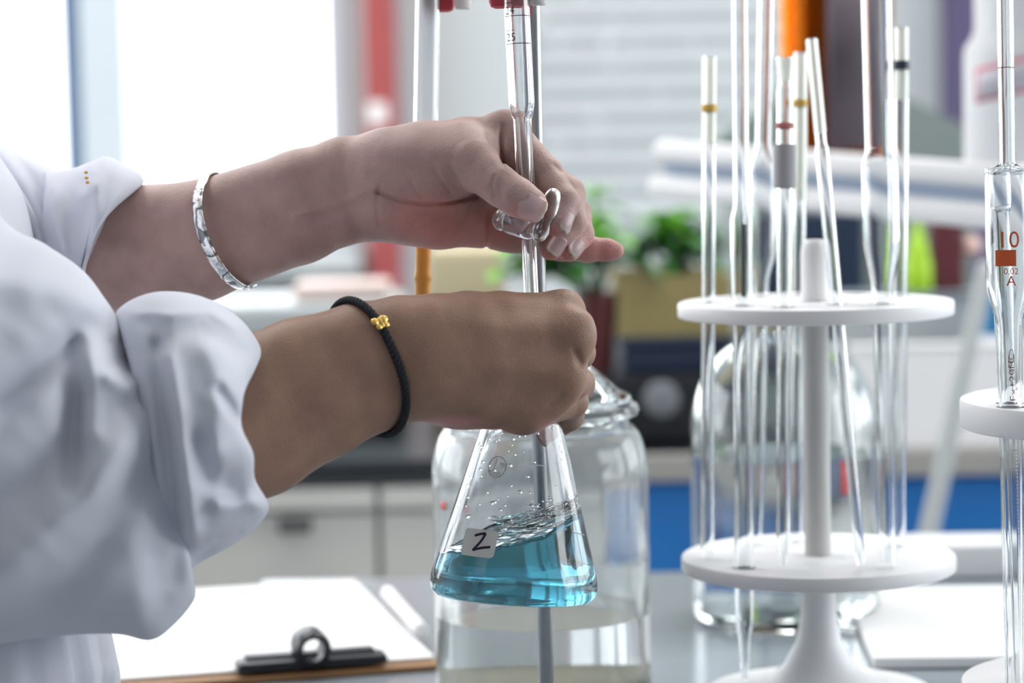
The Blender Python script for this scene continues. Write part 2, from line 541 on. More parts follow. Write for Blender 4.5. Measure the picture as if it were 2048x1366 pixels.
# red timber post with a small white notice, purple post on the right
M_REDPOST = pmat('red_painted_timber', (0.36, 0.075, 0.075), 0.55, noise=0.12, nscale=8)
rp = empty('red_post', (Wy(768, 300, WALL_Y).x, WALL_Y, 0))
tag(rp, 'dark red painted post beside the bright window, small white notice on it', 'post')
box_obj('shaft', (Wy(737, 200, WALL_Y).x, WALL_Y - 0.12, 0), (Wy(797, 200, WALL_Y).x, WALL_Y - 0.002, RZ - 0.001), M_REDPOST, rp, 0.006)
a = Wy(738, 248, WALL_Y - 0.12); b = Wy(772, 205, WALL_Y - 0.12)
box_obj('notice', (a.x, WALL_Y - 0.124, a.z), (b.x, WALL_Y - 0.12, b.z), M_PAPER, rp)
pp = Wy(1878, 100, WALL_Y).x
tag(box_obj('purple_post', (pp, WALL_Y - 0.11, 0), (pp + 0.085, WALL_Y - 0.002, RZ - 0.001), pmat('purple_paint', (0.085, 0.07, 0.15), 0.5, noise=0.1, nscale=8), None, 0.006),
    'dark purple post on the wall at the upper right', 'post')

# ================================================================== near bench
M_BENCH = pmat('bench_laminate', (0.27, 0.31, 0.345), 0.18, noise=0.06, nscale=40, bump=0.02, bscale=400)
BX0 = -0.192
by1 = Wz(1340, 1142, BENCH).y
tag(box_obj('lab_bench', (BX0, -0.62, BENCH - 0.03), (1.7, by1, BENCH), M_BENCH, None, 0.004), 'blue grey laminate bench top under the glassware', 'bench')
M_BEIGE = pmat('beige_cabinet', (0.83, 0.81, 0.765), 0.45, noise=0.03, nscale=5)
M_BEIGE2 = pmat('grey_beige_cabinet', (0.66, 0.655, 0.62), 0.45, noise=0.03, nscale=5)
M_PULL = pmat('dark_pull', (0.10, 0.105, 0.11), 0.5)
for k in range(3):
    x0 = BX0 + 0.06 + k * 0.6; x1 = x0 + 0.595
    u = empty('base_cabinet', ((x0 + x1) / 2, (by1 - 0.55) / 2, 0))
    tag(u, ['base cabinet under the near bench by the person', 'base cabinet under the near bench, middle one', 'base cabinet under the near bench, rightmost'][k], 'cabinet', 'base cabinets of the near bench')
    box_obj('carcass', (x0, -0.54, 0.0), (x1, by1 - 0.06, BENCH - 0.031), M_BEIGE2, u)
    box_obj('door', (x0 + 0.01, by1 - 0.06, 0.1), (x1 - 0.01, by1 - 0.042, BENCH - 0.05), M_BEIGE, u)

# ================================================================== far counter
CY0 = Wz(700, 922, BENCH).y; CY1 = CY0 + 0.75
XM = Wy(1275, 1000, CY0).x
M_DKTOP = pmat('black_resin_top', (0.022, 0.028, 0.034), 0.25, noise=0.2, nscale=30)
M_GREYTOP = pmat('grey_beige_edge', (0.40, 0.385, 0.36), 0.4)
ft = empty('far_counter_top', ((-2.4 + 2.4) / 2, CY0, BENCH))
tag(ft, 'dark resin counter top of the far bench', 'counter')
box_obj('dark_slab', (Wy(757, 1100, CY0).x - 1.2, CY0, BENCH - 0.022), (XM + 1.5, CY1, BENCH), M_DKTOP, ft, 0.003)
ge = box_obj('edge_strip', (XM, CY0 - 0.014, BENCH - 0.026), (XM + 1.5, CY0 - 0.001, BENCH + 0.001), M_GREYTOP, ft, 0.002)
ge['label'] = 'grey beige front edge strip'
M_BLUE = pmat('blue_cabinet', (0.006, 0.11, 0.42), 0.35, noise=0.04, nscale=5)
M_BLUE2 = pmat('blue_cabinet_light', (0.012, 0.19, 0.58), 0.35, noise=0.04, nscale=5)
ytop = BENCH - 0.024
zsplit = Wy(600, 1027, CY0).z
zsb = Wy(1400, 958, CY0).z
units = []
xdiv = Wy(757, 1100, CY0).x
xs = [xdiv - 1.2, xdiv - 0.6, xdiv, XM - 0.003]
names = ['beige base cabinet of the far counter, leftmost one', 'beige base cabinet with dark pull, seen below the lower forearm', 'narrow beige base cabinet seen left of the glass jar']
for k in range(3):
    x0, x1 = xs[k], xs[k + 1]
    u = empty('base_cabinet', ((x0 + x1) / 2, CY0 + 0.2, 0)); tag(u, names[k], 'cabinet', 'beige cabinets of the far counter')
    box_obj('carcass', (x0 + .001, CY0 + 0.025, 0), (x1 - .001, CY1 - 0.02, ytop), M_BEIGE2, u)
    dr = box_obj('drawer', (x0 + 0.003, CY0 + 0.005, zsplit + 0.003), (x1 - 0.003, CY0 + 0.025, ytop - 0.004), M_BEIGE, u, 0.002)
    do = box_obj('door', (x0 + 0.003, CY0 + 0.009, 0.1), (x1 - 0.003, CY0 + 0.025, zsplit - 0.003), M_BEIGE2, u, 0.002)
    hx = Wy(590, 1040, CY0).x if k == 1 else (x0 + x1) / 2
    box_obj('pull', (hx - 0.017, CY0 - 0.012, zsplit - 0.019), (hx + 0.017, CY0 + 0.009, zsplit - 0.004), M_PULL, do, 0.003)
for k in range(3):
    x0 = XM + k * 0.5; x1 = x0 + 0.495
    u = empty('base_cabinet', ((x0 + x1) / 2, CY0 + 0.2, 0))
    tag(u, ['blue base cabinet of the far counter behind the pipette rack', 'blue base cabinet of the far counter beyond the right edge pipettes', 'blue base cabinet of the far counter, rightmost'][k], 'cabinet', 'blue cabinets of the far counter')
    box_obj('carcass', (x0, CY0 + 0.025, 0), (x1, CY1 - 0.02, ytop), M_BLUE, u)
    box_obj('drawer', (x0 + 0.003, CY0 + 0.003, zsb + 0.004), (x1 - 0.003, CY0 + 0.025, ytop - 0.006), M_BLUE2, u, 0.002)
    box_obj('door', (x0 + 0.003, CY0 + 0.007, 0.1), (x1 - 0.003, CY0 + 0.025, zsb - 0.006), M_BLUE2 if k == 0 else M_BLUE, u, 0.002)


def on_counter(px, d_y):
    """x on the far counter (y = CY0 + d_y) under image column px"""
    return Wy(px, 800, CY0 + d_y).x


def zc(py, d_y, px=1024):
    return Wy(px, py, CY0 + d_y).z


# left part of the counter: pale instrument, tray, beige carton
M_PALE = pmat('pale_grey_case', (0.50, 0.545, 0.56), 0.45, noise=0.03, nscale=6)
M_SLATE = pmat('slate_panel', (0.23, 0.27, 0.31), 0.45)
y0 = 0.22
x0 = on_counter(330, y0); x1 = on_counter(800, y0)
ins = empty('bench_instrument', ((x0 + x1) / 2, CY0 + y0, BENCH)); tag(ins, 'pale grey bench instrument seen between the two forearms', 'instrument')
box_obj('case', (x0, CY0 + y0, BENCH + 0.012), (x1, CY0 + y0 + 0.25, zc(600, y0)), M_PALE, ins, 0.01)
box_obj('front_panel', (x0 + 0.03, CY0 + y0 - 0.006, zc(770, y0)), (x1 - 0.02, CY0 + y0 - 0.0005, zc(655, y0)), M_SLATE, ins, 0.003)
for s in (0.05, 0.95):
    for t in (0.03, 0.2):
        MB().rod((x0 + (x1 - x0) * s, CY0 + y0 + t, BENCH + 0.0005), (x0 + (x1 - x0) * s, CY0 + y0 + t, BENCH + 0.014), 0.012).build('foot', M_BLACK, ins)
a = zc(600, y0)
tr = MB().box(((on_counter(590, y0) + on_counter(775, y0)) / 2, CY0 + y0 + 0.07, a + 0.011), (0.105, 0.1, 0.020), bevel=0.004).build('soap_box', pmat('pale_pink_plastic', (0.80, 0.66, 0.62), 0.5), None)
tag(tr, 'pale pink flat box on top of the grey bench instrument', 'box')
y0 = 0.30
x0 = on_counter(862, y0); x1 = on_counter(1015, y0)
ct = empty('carton', ((x0 + x1) / 2, CY0 + y0, BENCH)); tag(ct, 'pale yellow cardboard carton behind the two burettes', 'carton')
M_CART = pmat('pale_carton', (0.66, 0.58, 0.38), 0.7, noise=0.05, nscale=12)
box_obj('body', (x0, CY0 + y0, BENCH + .0005), (x1, CY0 + y0 + 0.16, zc(505, y0)), M_CART, ct, 0.003)
box_obj('flap', (x0 + .002, CY0 + y0 + 0.002, zc(505, y0) + 0.0002), (x1 - .002, CY0 + y0 + 0.158, zc(499, y0)), M_CART, ct, 0.001)

# stack at the middle: black instrument, navy box, olive planter with a plant; red pot with a plant
y0 = 0.06
x0 = on_counter(1130, y0); x1 = on_counter(1470, y0)
bi = empty('black_instrument', ((x0 + x1) / 2, CY0 + y0, BENCH)); tag(bi, 'low black instrument with round knob on the far counter', 'instrument')
box_obj('case', (x0, CY0 + y0, BENCH + .0005), (x1, CY0 + y0 + 0.30, zc(757, y0)), M_BLACK, bi, 0.008)
kx = on_counter(1322, y0); kz = zc(803, y0)
MB().rod((kx, CY0 + y0 - 0.018, kz), (kx, CY0 + y0 - 0.0005, kz), 0.019).build('knob', pmat('grey_knob', (0.22, 0.24, 0.26), 0.25), bi)
TB = zc(757, y0)
y0b = y0 + 0.03
x0 = on_counter(1240, y0b); x1 = on_counter(1480, y0b)
nv = empty('storage_box', ((x0 + x1) / 2, CY0 + y0b, TB)); tag(nv, 'dark navy storage box under the olive planter', 'box')
box_obj('body', (x0 + .004, CY0 + y0b + .004, TB + .0005), (x1 - .004, CY0 + y0b + 0.22, zc(698, y0b)), M_NAVY, nv, 0.004)
box_obj('lid', (x0, CY0 + y0b, zc(698, y0b) + .0003), (x1, CY0 + y0b + 0.224, zc(682, y0b)), M_NAVY, nv, 0.003)
TB2 = zc(682, y0b)
M_OLIVE = pmat('olive_planter', (0.30, 0.245, 0.10), 0.6, noise=0.15, nscale=20)
x0 = on_counter(1238, y0b); x1 = on_counter(1468, y0b); zt = zc(560, y0b)
PLY = CY0 + y0b
pl = empty('planter_box', ((x0 + x1) / 2, PLY + 0.1, TB2)); tag(pl, 'olive yellow planter box with dark leafy plant', 'planter')
mbp = MB()
t_ = 0.006
for lo, hi in (((x0, PLY + .01, TB2 + .0005), (x1, PLY + .01 + t_, zt)), ((x0, PLY + .2, TB2 + .0005), (x1, PLY + .2 + t_, zt)),
               ((x0, PLY + .01 + t_, TB2 + .0005), (x0 + t_, PLY + .2, zt)), ((x1 - t_, PLY + .01 + t_, TB2 + .0005), (x1, PLY + .2, zt))):
    mbp.box([(p + q) / 2 for p, q in zip(lo, hi)], [q - p for p, q in zip(lo, hi)])
mbp.build('trough', M_OLIVE, pl, False)
box_obj('soil', (x0 + t_, PLY + .016, TB2 + 0.001), (x1 - t_, PLY + .2, zt - 0.008), pmat('soil', (0.05, 0.035, 0.025), 0.95, bump=0.6, bscale=120), pl)

M_LEAF = pmat('leaf_dark', (0.07, 0.24, 0.06), 0.4, noise=0.3, nscale=15)
M_LEAF2 = pmat('leaf_bright', (0.20, 0.55, 0.05), 0.4, noise=0.3, nscale=15)
M_STEM = pmat('plant_stem', (0.08, 0.16, 0.05), 0.6)


def leaf(mb, base, direction, length, width, droop=0.4):
    d = Vector(direction).normalized(); up = Vector((0, 0, 1))
    side = d.cross(up)
    if side.length < 1e-3: side = Vector((1, 0, 0))
    side.normalize(); nrm = side.cross(d)
    rows = [(0, 0.05), (0.2, 0.6), (0.45, 1.0), (0.7, 0.8), (0.9, 0.35), (1.0, 0.02)]
    vs_, fs = [], []
    for t, w in rows:
        c = Vector(base) + d * length * t - up * droop * length * t * t
        for s in (-1, 0, 1):
            vs_.append(c + side * s * w * width / 2 + nrm * (0.18 * width * abs(s) * w))
    n0 = len(vs_)
    for i in range(len(rows) - 1):
        for s in range(2):
            q = i * 3 + s
            fs.append((q, q + 1, q + 4, q + 3))
    vs_ += [v - nrm * 0.0006 for v in vs_[:n0]]
    fs += [tuple(i + n0 for i in f[::-1]) for f in fs]
    mb.add(vs_, fs)


def plant(parent, base, spots, mats, nleaf, lsize, spread):
    base = Vector(base)
    for q, (dx, dy, dz) in enumerate(spots):
        tip = base + Vector((dx, dy, dz))
        mid = (base + tip) / 2 + Vector((0, 0, 0.02))
        MB().tube([base + Vector((dx * .08, dy * .08, 0)), mid, tip], 0.0022, 6).build('stem', M_STEM, parent)
        for k in range(nleaf):
            t = 0.35 + 0.65 * random.random()
            p = base.lerp(mid, t * 2) if t < 0.5 else mid.lerp(tip, t * 2 - 1)
            an = random.uniform(0, 2 * math.pi)
            m = MB()
            leaf(m, p, (math.cos(an), math.sin(an), random.uniform(-0.1, 0.9)), lsize * random.uniform(0.7, 1.25), lsize * 0.55, 0.45)
            m.build('leaf', mats[q % len(mats)], parent)


plant(pl, ((x0 + x1) / 2 + .01, PLY + 0.1, zt - 0.01), [(-.03, 0, .05), (.02, .02, .05), (-.01, -.02, .065), (.035, -.01, .045), (-.055, .01, .025), (.0, .03, .075), (.05, .02, .03)], [M_LEAF, M_LEAF, M_LEAF2], 13, 0.042, 0.06)
y0c = y0 + 0.02
xp = on_counter(1200, y0c); rp_ = 0.021
zt = zc(592, y0c)
pot = empty('plant_pot', (xp, CY0 + y0c + 0.04, TB)); tag(pot, 'dark red flowerpot with bright green plant, right of the fist', 'flowerpot')
hh = zt - TB
MB().lathe([(0.0, 0.0005), (0.017, 0.0005), (0.0205, hh * .86), (0.0225, hh * .86), (0.0225, hh), (0.019, hh), (0.018, hh * .88), (0, hh * .88)], (xp, CY0 + y0c + 0.04, TB), (xp, CY0 + y0c + 0.04, TB + 1), 32).build('pot', pmat('dark_red_pot', (0.10, 0.018, 0.018), 0.45), pot)
plant(pot, (xp, CY0 + y0c + 0.04, zt - 0.004), [(-.035, 0, .05), (.02, .02, .06), (-.01, -.02, .09), (.035, -.01, .035), (-.09, .0, .035), (-.115, .0, .022), (.0, .02, .11), (-.06, .02, .02), (-.10, .01, .045), (-.075, -.01, .055)], [M_LEAF, M_LEAF2, M_LEAF2, M_LEAF], 11, 0.04, 0.06)

# right part of the counter
y0 = 0.34
x0 = on_counter(1480, y0); x1 = on_counter(1985, y0)
gi = empty('hood_instrument', ((x0 + x1) / 2, CY0 + y0, BENCH)); tag(gi, 'grey green instrument with sloping hood behind the brown bottle', 'instrument')
M_GGREEN = pmat('grey_green_enamel', (0.25, 0.30, 0.29), 0.45, noise=0.04, nscale=6)
hp = [(1330, 330), (1420, 285), (1560, 195), (1800, 190), (1960, 265), (1985, 330)]
vs_, fs = [], []
for dy in (0.0, 0.24):
    for (a, b) in hp:
        p = Wy(a, b, CY0 + y0); vs_.append((p.x, CY0 + y0 + dy, p.z))
n = len(hp)
fs = [tuple(range(n))[::-1], tuple(range(n, 2 * n))] + [(i, (i + 1) % n, n + (i + 1) % n, n + i) for i in range(n)]
mesh_obj('hood', vs_, fs, M_GGREEN, gi, False)
zlow = Wy(1700, 332, CY0 + y0).z - 0.006
box_obj('cabinet', (x0, CY0 + y0 + 0.004, BENCH + .0005), (x1 - 0.02, CY0 + y0 + 0.23, zlow), M_GGREEN, gi)
box_obj('front_panel', (on_counter(1500, y0), CY0 + y0 - 0.004, zc(690, y0)), (on_counter(1730, y0), CY0 + y0 + 0.0035, zc(440, y0)), M_NAVY, gi, 0.003)
# small coloured things standing on a low grey case in front of it
y1 = 0.07
xa = on_counter(1690, 0.05); xb_ = on_counter(2130, 0.05); ZC = zc(604, 0.05)
gc = empty('grey_case', ((xa + xb_) / 2, CY0 + 0.08, BENCH)); tag(gc, 'low blue grey equipment case carrying small bottles at the right', 'case')
box_obj('body', (xa, CY0 + 0.062, BENCH + .0005), (xb_, CY0 + 0.118, ZC - .004), M_PALE, gc, 0.004)
box_obj('top_plate', (xa - .004, CY0 + 0.059, ZC - .0038), (xb_ + .004, CY0 + 0.119, ZC), M_SLATE, gc, 0.001)
y1 = 0.088
bx = on_counter(1838, y1)
lb = empty('squeeze_bottle', (bx, CY0 + y1, BENCH)); tag(lb, 'lime green squeeze bottle behind the pipette rack', 'bottle')
M_LIME = pmat('lime_plastic', (0.42, 0.72, 0.03), 0.35)
ZCB = BENCH; BENCH = ZC
zz = zc(532, y1) - BENCH
MB().lathe([(0, .0005), (.013, .0005), (.0145, .004), (.0145, zz * .8), (.0125, zz), (.0, zz)], (bx, CY0 + y1, BENCH), (bx, CY0 + y1, 2), 24).build('body', M_LIME, lb)
z2 = zc(500, y1) - BENCH; z3 = zc(445, y1) - BENCH
MB().lathe([(.0115, zz + .0003), (.0115, zz + .004), (.009, z2), (.006, z2 + .004), (.003, z3), (0, z3)], (bx, CY0 + y1, BENCH), (bx, CY0 + y1, 2), 24).build('nozzle_cap', M_LIME, lb)
rb = empty('red_carton', (on_counter(1898, y1 + .02), CY0 + y1 + .03, BENCH)); tag(rb, 'dark red carton with pale pink cap at the right background', 'carton')
xa = on_counter(1868, y1); xb_ = on_counter(1930, y1)
box_obj('body', (xa, CY0 + y1, BENCH + .0005), (xb_, CY0 + y1 + 0.024, zc(462, y1)), pmat('dark_red_card', (0.13, 0.028, 0.035), 0.5), rb, 0.002)
MB().ball((on_counter(1948, y1), CY0 + y1 + .01, zc(512, y1)), 0.011, n=16).build('cap', pmat('pink_cap', (0.8, 0.55, 0.48), 0.5), rb)
BENCH = ZCB
y2 = 0.035
bb = empty('blue_bottle', (on_counter(1990, y2), CY0 + y2, BENCH)); tag(bb, 'blue and white rounded bottle behind the right edge pipettes', 'bottle')
bx = on_counter(1990, y2); hz = zc(600, y2) - BENCH
MB().lathe([(0, .0005), (.017, .0005), (.0185, .006), (.0185, hz * .7), (.012, hz * .95), (0, hz)], (bx, CY0 + y2, BENCH), (bx, CY0 + y2, 2), 24).build('body', pmat('blue_bottle_plastic', (0.02, 0.20, 0.42), 0.35), bb)
MB().lathe([(.0187, hz * .60), (.0189, hz * .61), (.0189, hz * .70), (.0187, hz * .71)], (bx, CY0 + y2, BENCH), (bx, CY0 + y2, 2), 24).build('label_band', M_PAPER, bb)
y3 = 0.004
xa = on_counter(1700, y3); xb_ = on_counter(2120, y3)
wt = empty('white_tray', ((xa + xb_) / 2, CY0 + y3, BENCH)); tag(wt, 'white tray standing on the far counter at the right', 'tray')
zq = zc(712, y3)
vs_ = [(xa, CY0 + y3, BENCH + .001), (xb_, CY0 + y3, BENCH + .001), (xb_, CY0 + y3 + .006, zq), (xa, CY0 + y3 + .006, zq),
       (xa, CY0 + y3 + .005, BENCH + .001), (xb_, CY0 + y3 + .005, BENCH + .001), (xb_, CY0 + y3 + .011, zq), (xa, CY0 + y3 + .011, zq)]
fs = [(0, 1, 2, 3), (5, 4, 7, 6), (0, 4, 5, 1), (3, 2, 6, 7), (0, 3, 7, 4), (1, 5, 6, 2)]
mesh_obj('panel', vs_, fs, M_WHITEPL, wt, False)
MB().tube([(xa, CY0 + y3 + .0085, zq), (xb_, CY0 + y3 + .0085, zq)], 0.004, 10).build('rim', M_WHITEPL, wt)

# slanted pale pole leaning on the far counter
pA = W(1972, 540, 2.42); pB = W(1852, 1090, 2.32)
dv = (pB - pA).normalized()
pEnd = pA + dv * ((pA.z - 0.004) / -dv.z)
po = empty('leaning_pole', pEnd); tag(po, 'pale grey pole leaning against the far counter', 'pole')
MB().lathe([(0.0085, 0), (0.0125, (pEnd - pA).length)], pA, pEnd, 24).build('shaft', pmat('pale_pole', (0.36, 0.385, 0.39), 0.5), po)
MB().rod(pEnd - dv * 0.03, pEnd, 0.0145).build('rubber_foot', M_BLACK, po)
MB().ball(pA, 0.0086, n=16).build('end_cap', M_GREYPL, po)

# ================================================================== sloping white shelf with bottles
sL = W(1312, 336, 2.16); sR = W(1985, 392, 1.93)
sdir = (sR - sL).normalized(); sEnd = sL + sdir * 0.62
sback = Vector((-sdir.y, sdir.x, 0)).normalized()
if sback.y < 0: sback = -sback
sup = sdir.cross(sback)
if sup.z < 0: sup = -sup
sh = empty('reagent_shelf', (sEnd.x, sEnd.y, BENCH)); tag(sh, 'white shelf with two rails and blue strip carrying reagent bottles', 'shelf')
rotS = Matrix((sdir, sback, sup)).transposed()
M_SHELF = pmat('white_shelf_enamel', (0.84, 0.84, 0.85), 0.35)
M_STRIP = pmat('blue_grey_strip', (0.33, 0.41, 0.55), 0.4)
ctr = (sL + sEnd) / 2; LS = (sEnd - sL).length
MB().box(ctr + sup * 0.0155, (LS, 0.019, 0.0195), rotS, 0.007).build('rail', M_SHELF, sh)
MB().box(ctr + sup * -0.0155 - sdir * 0.004, (LS, 0.019, 0.021), rotS, 0.007).build('rail', M_SHELF, sh)
MB().box(ctr + sup * 0.0005 + sback * 0.004, (LS - 0.02, 0.006, 0.012), rotS).build('strip', M_STRIP, sh, False)
MB().box(ctr + sup * 0.009 + sback * 0.1, (LS - 0.01, 0.182, 0.006), rotS, 0.002).build('deck', M_SHELF, sh)
for k in (0.02, 0.17):
    q = sEnd - sdir * 0.03 + sback * k
    MB().rod((q.x, q.y, (BENCH if q.y < by1 - .008 else 0) + 0.0005), (q.x, q.y, q.z + 0.005), 0.008).build('post', M_SHELF, sh)


def deck_pt(px, back):
    """point of the deck's top surface under image column px"""
    best = None
    for i in range(2001):
        t = LS * i / 2000
        p = sL + sdir * t + sback * back + sup * 0.0122
        e = abs(proj(p)[0] - px)
        if best is None or e < best[0]: best = (e, p)
    return best[1]


def bottle_profile(R, H, neck_r, neck_h, wall, base=0.004, sh_start=0.68):
    """closed outer+inner profile of a shouldered bottle"""
    out = [(0, 0), (R * .9, 0), (R * .97, R * .03), (R, R * .1), (R, H * sh_start)]
    n = 8
    for i in range(1, n + 1):
        a = math.pi / 2 * i / n
        out.append((neck_r + (R - neck_r) * math.cos(a), H * sh_start + (H - neck_h - H * sh_start) * math.sin(a)))
    out += [(neck_r, H - neck_h * .35), (neck_r + .004, H - neck_h * .3), (neck_r + .004, H - .001), (neck_r + .002, H)]
    inn = [(neck_r - wall, H), (neck_r - wall, H - neck_h)]
    for i in range(n, 0, -1):
        a = math.pi / 2 * i / n
        inn.append((neck_r - wall + (R - neck_r) * math.cos(a), H * sh_start + (H - neck_h - H * sh_start) * math.sin(a) - wall * .6))
    inn += [(R - wall, H * sh_start), (R - wall, R * .12 + base), (R * .9 - wall, base), (0, base)]
    return out + inn


q = deck_pt(1676, 0.075)
ab = empty('amber_bottle', q); tag(ab, 'large brown amber glass reagent bottle on the white shelf', 'bottle')
up1 = q + Vector((0, 0, 1))
MB().lathe(bottle_profile(0.0475, 0.235, 0.016, 0.045, 0.0028), q, up1, 48).build('bottle_glass', M_AMBER, ab)
MB().lathe([(0, .0042), (.036, .0045), (.038, .03), (.036, .145), (0, .1452)], q, up1, 48).build('dark_contents', pmat('dark_brown_reagent', (0.10, 0.075, 0.09), 0.4), ab)
v_, f_ = wrap_patch(q, None, 0.0477, -0.30, 1.05, .012, .15)
mesh_obj('label', v_, f_, pmat('dark_bottle_middle', (0.085, 0.065, 0.085), 0.6, noise=0.2, nscale=40), ab)  # dark patch added for the bottle's dark middle, no paper label
MB().lathe([(.0212, .205), (.0212, .247), (.019, .25), (0, .25)], q, up1, 32).build('cap', M_BLACK, ab)
q = deck_pt(2036, 0.05)
cb = empty('clear_bottle', q); tag(cb, 'clear white reagent bottle with red bordered label at upper right', 'bottle')
up1 = q + Vector((0, 0, 1))
M_MILK = pmat('frosted_white_plastic', (0.90, 0.91, 0.93), 0.35, trans=0.35, ior=1.3)
MB().lathe([(0, 0.0005), (.040, .0005), (.0425, .004), (.0425, .096), (.0415, .104), (.036, .112), (.034, .118), (.034, .16), (.030, .185), (.016, .2), (.016, .225), (0, .225)], q, up1, 48).build('bottle_body', M_MILK, cb)




zl = Wy(1990, 200, q.y).z - q.z; zh = Wy(1990, 146, q.y).z - q.z
v_, f_ = wrap_patch(q, None, 0.0427, -1.05, 0.30, zl - .003, zh + .003, 0.011)
lbp = mesh_obj('label', v_, f_, pmat('label_red_border', (0.60, 0.12, 0.17), 0.6), cb)
v_, f_ = wrap_patch(q, None, 0.0432, -0.98, 0.25, zl, zh, 0.0105)
mesh_obj('label_field', v_, f_, pmat('label_grey_field', (0.55, 0.54, 0.60), 0.6), lbp)

# ================================================================== glass jars on the bench
def jar(name, label, px, py, d, liquid, group=None):
    base = W(px, py, d); base.z = BENCH + 0.0004
    z = lambda yy: W(px, yy, d).z - base.z
    e = empty(name, base); tag(e, label, 'jar', group)
    u = base + Vector((0, 0, 1))
    return e, base, u


jb = W(1081, 1000, 1.42); jb.z = BENCH + 0.0005
J = empty('glass_jar', jb); tag(J, 'wide clear glass jar with knobbed lid directly behind the blue flask', 'jar', 'glass jars on the bench')
hz = lambda yy: W(1081, yy, 1.42).z - jb.z
up1 = jb + Vector((0, 0, 1))
R = 0.0622; w = 0.0028
h0, h1, h2 = hz(960), hz(850), hz(822)
outer = [(0, .003), (R * .8, .0015), (R * .9, 0), (R * .97, .002), (R, .008), (R, h0)]
for i in range(1, 9):
    a_ = math.pi / 2 * i / 8
    outer.append((0.0515 + (R - 0.0515) * math.cos(a_), h0 + (h1 - h0) * math.sin(a_)))
outer += [(0.0515, h2 - .004), (0.0565, h2 - .002), (0.0575, h2 + .001), (0.0565, h2 + .0035), (0.049, h2 + .0035)]
inner = [(0.0485, h2), (0.0485, h1)]
for i in range(7, -1, -1):
    a_ = math.pi / 2 * i / 8
    inner.append((0.0485 + (R - w - 0.0485) * math.cos(a_), h0 + (h1 - h0) * math.sin(a_) - w * .7))
inner += [(R - w, .02), (R * .93 - w, .007), (0, .006)]
MB().lathe(outer + inner, jb, up1, 64).build('jar_body', M_WHITENED, J)
hl = hz(790); hk = hz(585)
lid = [(0.0480, h2 - .006), (0.0484, h2 + .004), (0.0525, h2 + .0042), (0.0535, hl - .003), (0.0525, hl), (0.046, hl + .003), (0.036, hl + .012), (0.024, hl + .021), (0.013, hl + .028),
       (0.0105, hl + .034), (0.0125, hk - .022), (0.021, hk - .016), (0.0245, hk - .008), (0.0225, hk - .002), (0.015, hk), (0, hk)]
lidin = [(0, hl + .022), (0.018, hl + .018), (0.033, hl + .008), (0.044, hl - .003), (0.0455, h2 - .006)]
MB().lathe(lid + lidin, jb, up1, 64, closed=False).build('lid', M_GLASS_JAR, J)
hw = hz(1225)
MB().lathe([(0, .0055), (R * .93 - w + .0005, .0065), (R - w + .0004, .02), (R - w + .0004, hw), (0, hw)], jb, up1, 64).build('clear_liquid', M_WATER, J)
yl = pmat('pale_yellow_sediment', (0.80, 0.75, 0.55), 0.6)
MB().lathe([(0, .008), (R - w - .004, .0085), (R - w - .002, hz(1352)), (0, hz(1352))], jb, up1, 48).build('yellow_sediment', yl, J)
v_, f_ = wrap_patch(jb, None, R + .0002, -1.12, -1.03, hz(1000), hz(985))
mesh_obj('red_mark', v_, f_, pmat('red_sticker', (0.75, 0.12, 0.11), 0.5), J)

jb = W(1570, 1000, 1.655); jb.z = BENCH + 0.0005
J2 = empty('glass_jar', jb); tag(J2, 'domed clear glass bottle standing behind the pipette rack', 'jar', 'glass jars on the bench')
hz = lambda yy: W(1570, yy, 1.655).z - jb.z
up1 = jb + Vector((0, 0, 1))
h0 = hz(860); h1 = hz(668); nr = 0.016
outer = [(0, .003), (R * .8, .0015), (R * .9, 0), (R * .97, .002), (R, .008), (R, h0)]
for i in range(1, 11):
    a_ = math.pi / 2 * i / 10
    outer.append((nr + (R - nr) * math.cos(a_), h0 + (h1 - h0) * math.sin(a_)))
ht = hz(612)
outer += [(nr, ht - .008), (nr + .0035, ht - .006), (nr + .0035, ht - .001), (nr + .001, ht)]
inner = [(nr - w, ht), (nr - w, h1)]
for i in range(9, -1, -1):
    a_ = math.pi / 2 * i / 10
    inner.append((nr - w + (R - nr) * math.cos(a_), h0 + (h1 - h0) * math.sin(a_) - w * .8))
inner += [(R - w, .02), (R * .93 - w, .007), (0, .006)]
MB().lathe(outer + inner, jb, up1, 64).build('bottle_body', M_GLASS_JAR, J2)
hw = hz(905)
MB().lathe([(0, .0055), (R * .93 - w + .0005, .0065), (R - w + .0004, .02), (R - w + .0004, hw), (0, hw)], jb, up1, 64).build('clear_liquid', M_WATER, J2)
v_, f_ = wrap_patch(jb, None, R + .0002, -0.14, 0.60, hz(975), hz(895))
lb2 = mesh_obj('label', v_, f_, pmat('label_slate', (0.16, 0.20, 0.29), 0.5), J2)
for (a_, b_) in ((-0.14, -0.04), (0.50, 0.60)):
    v_, f_ = wrap_patch(jb, None, R + .0007, a_, b_, hz(968), hz(902))
    mesh_obj('red_edge', v_, f_, pmat('label_red_edge', (0.62, 0.10, 0.11), 0.5), lb2)

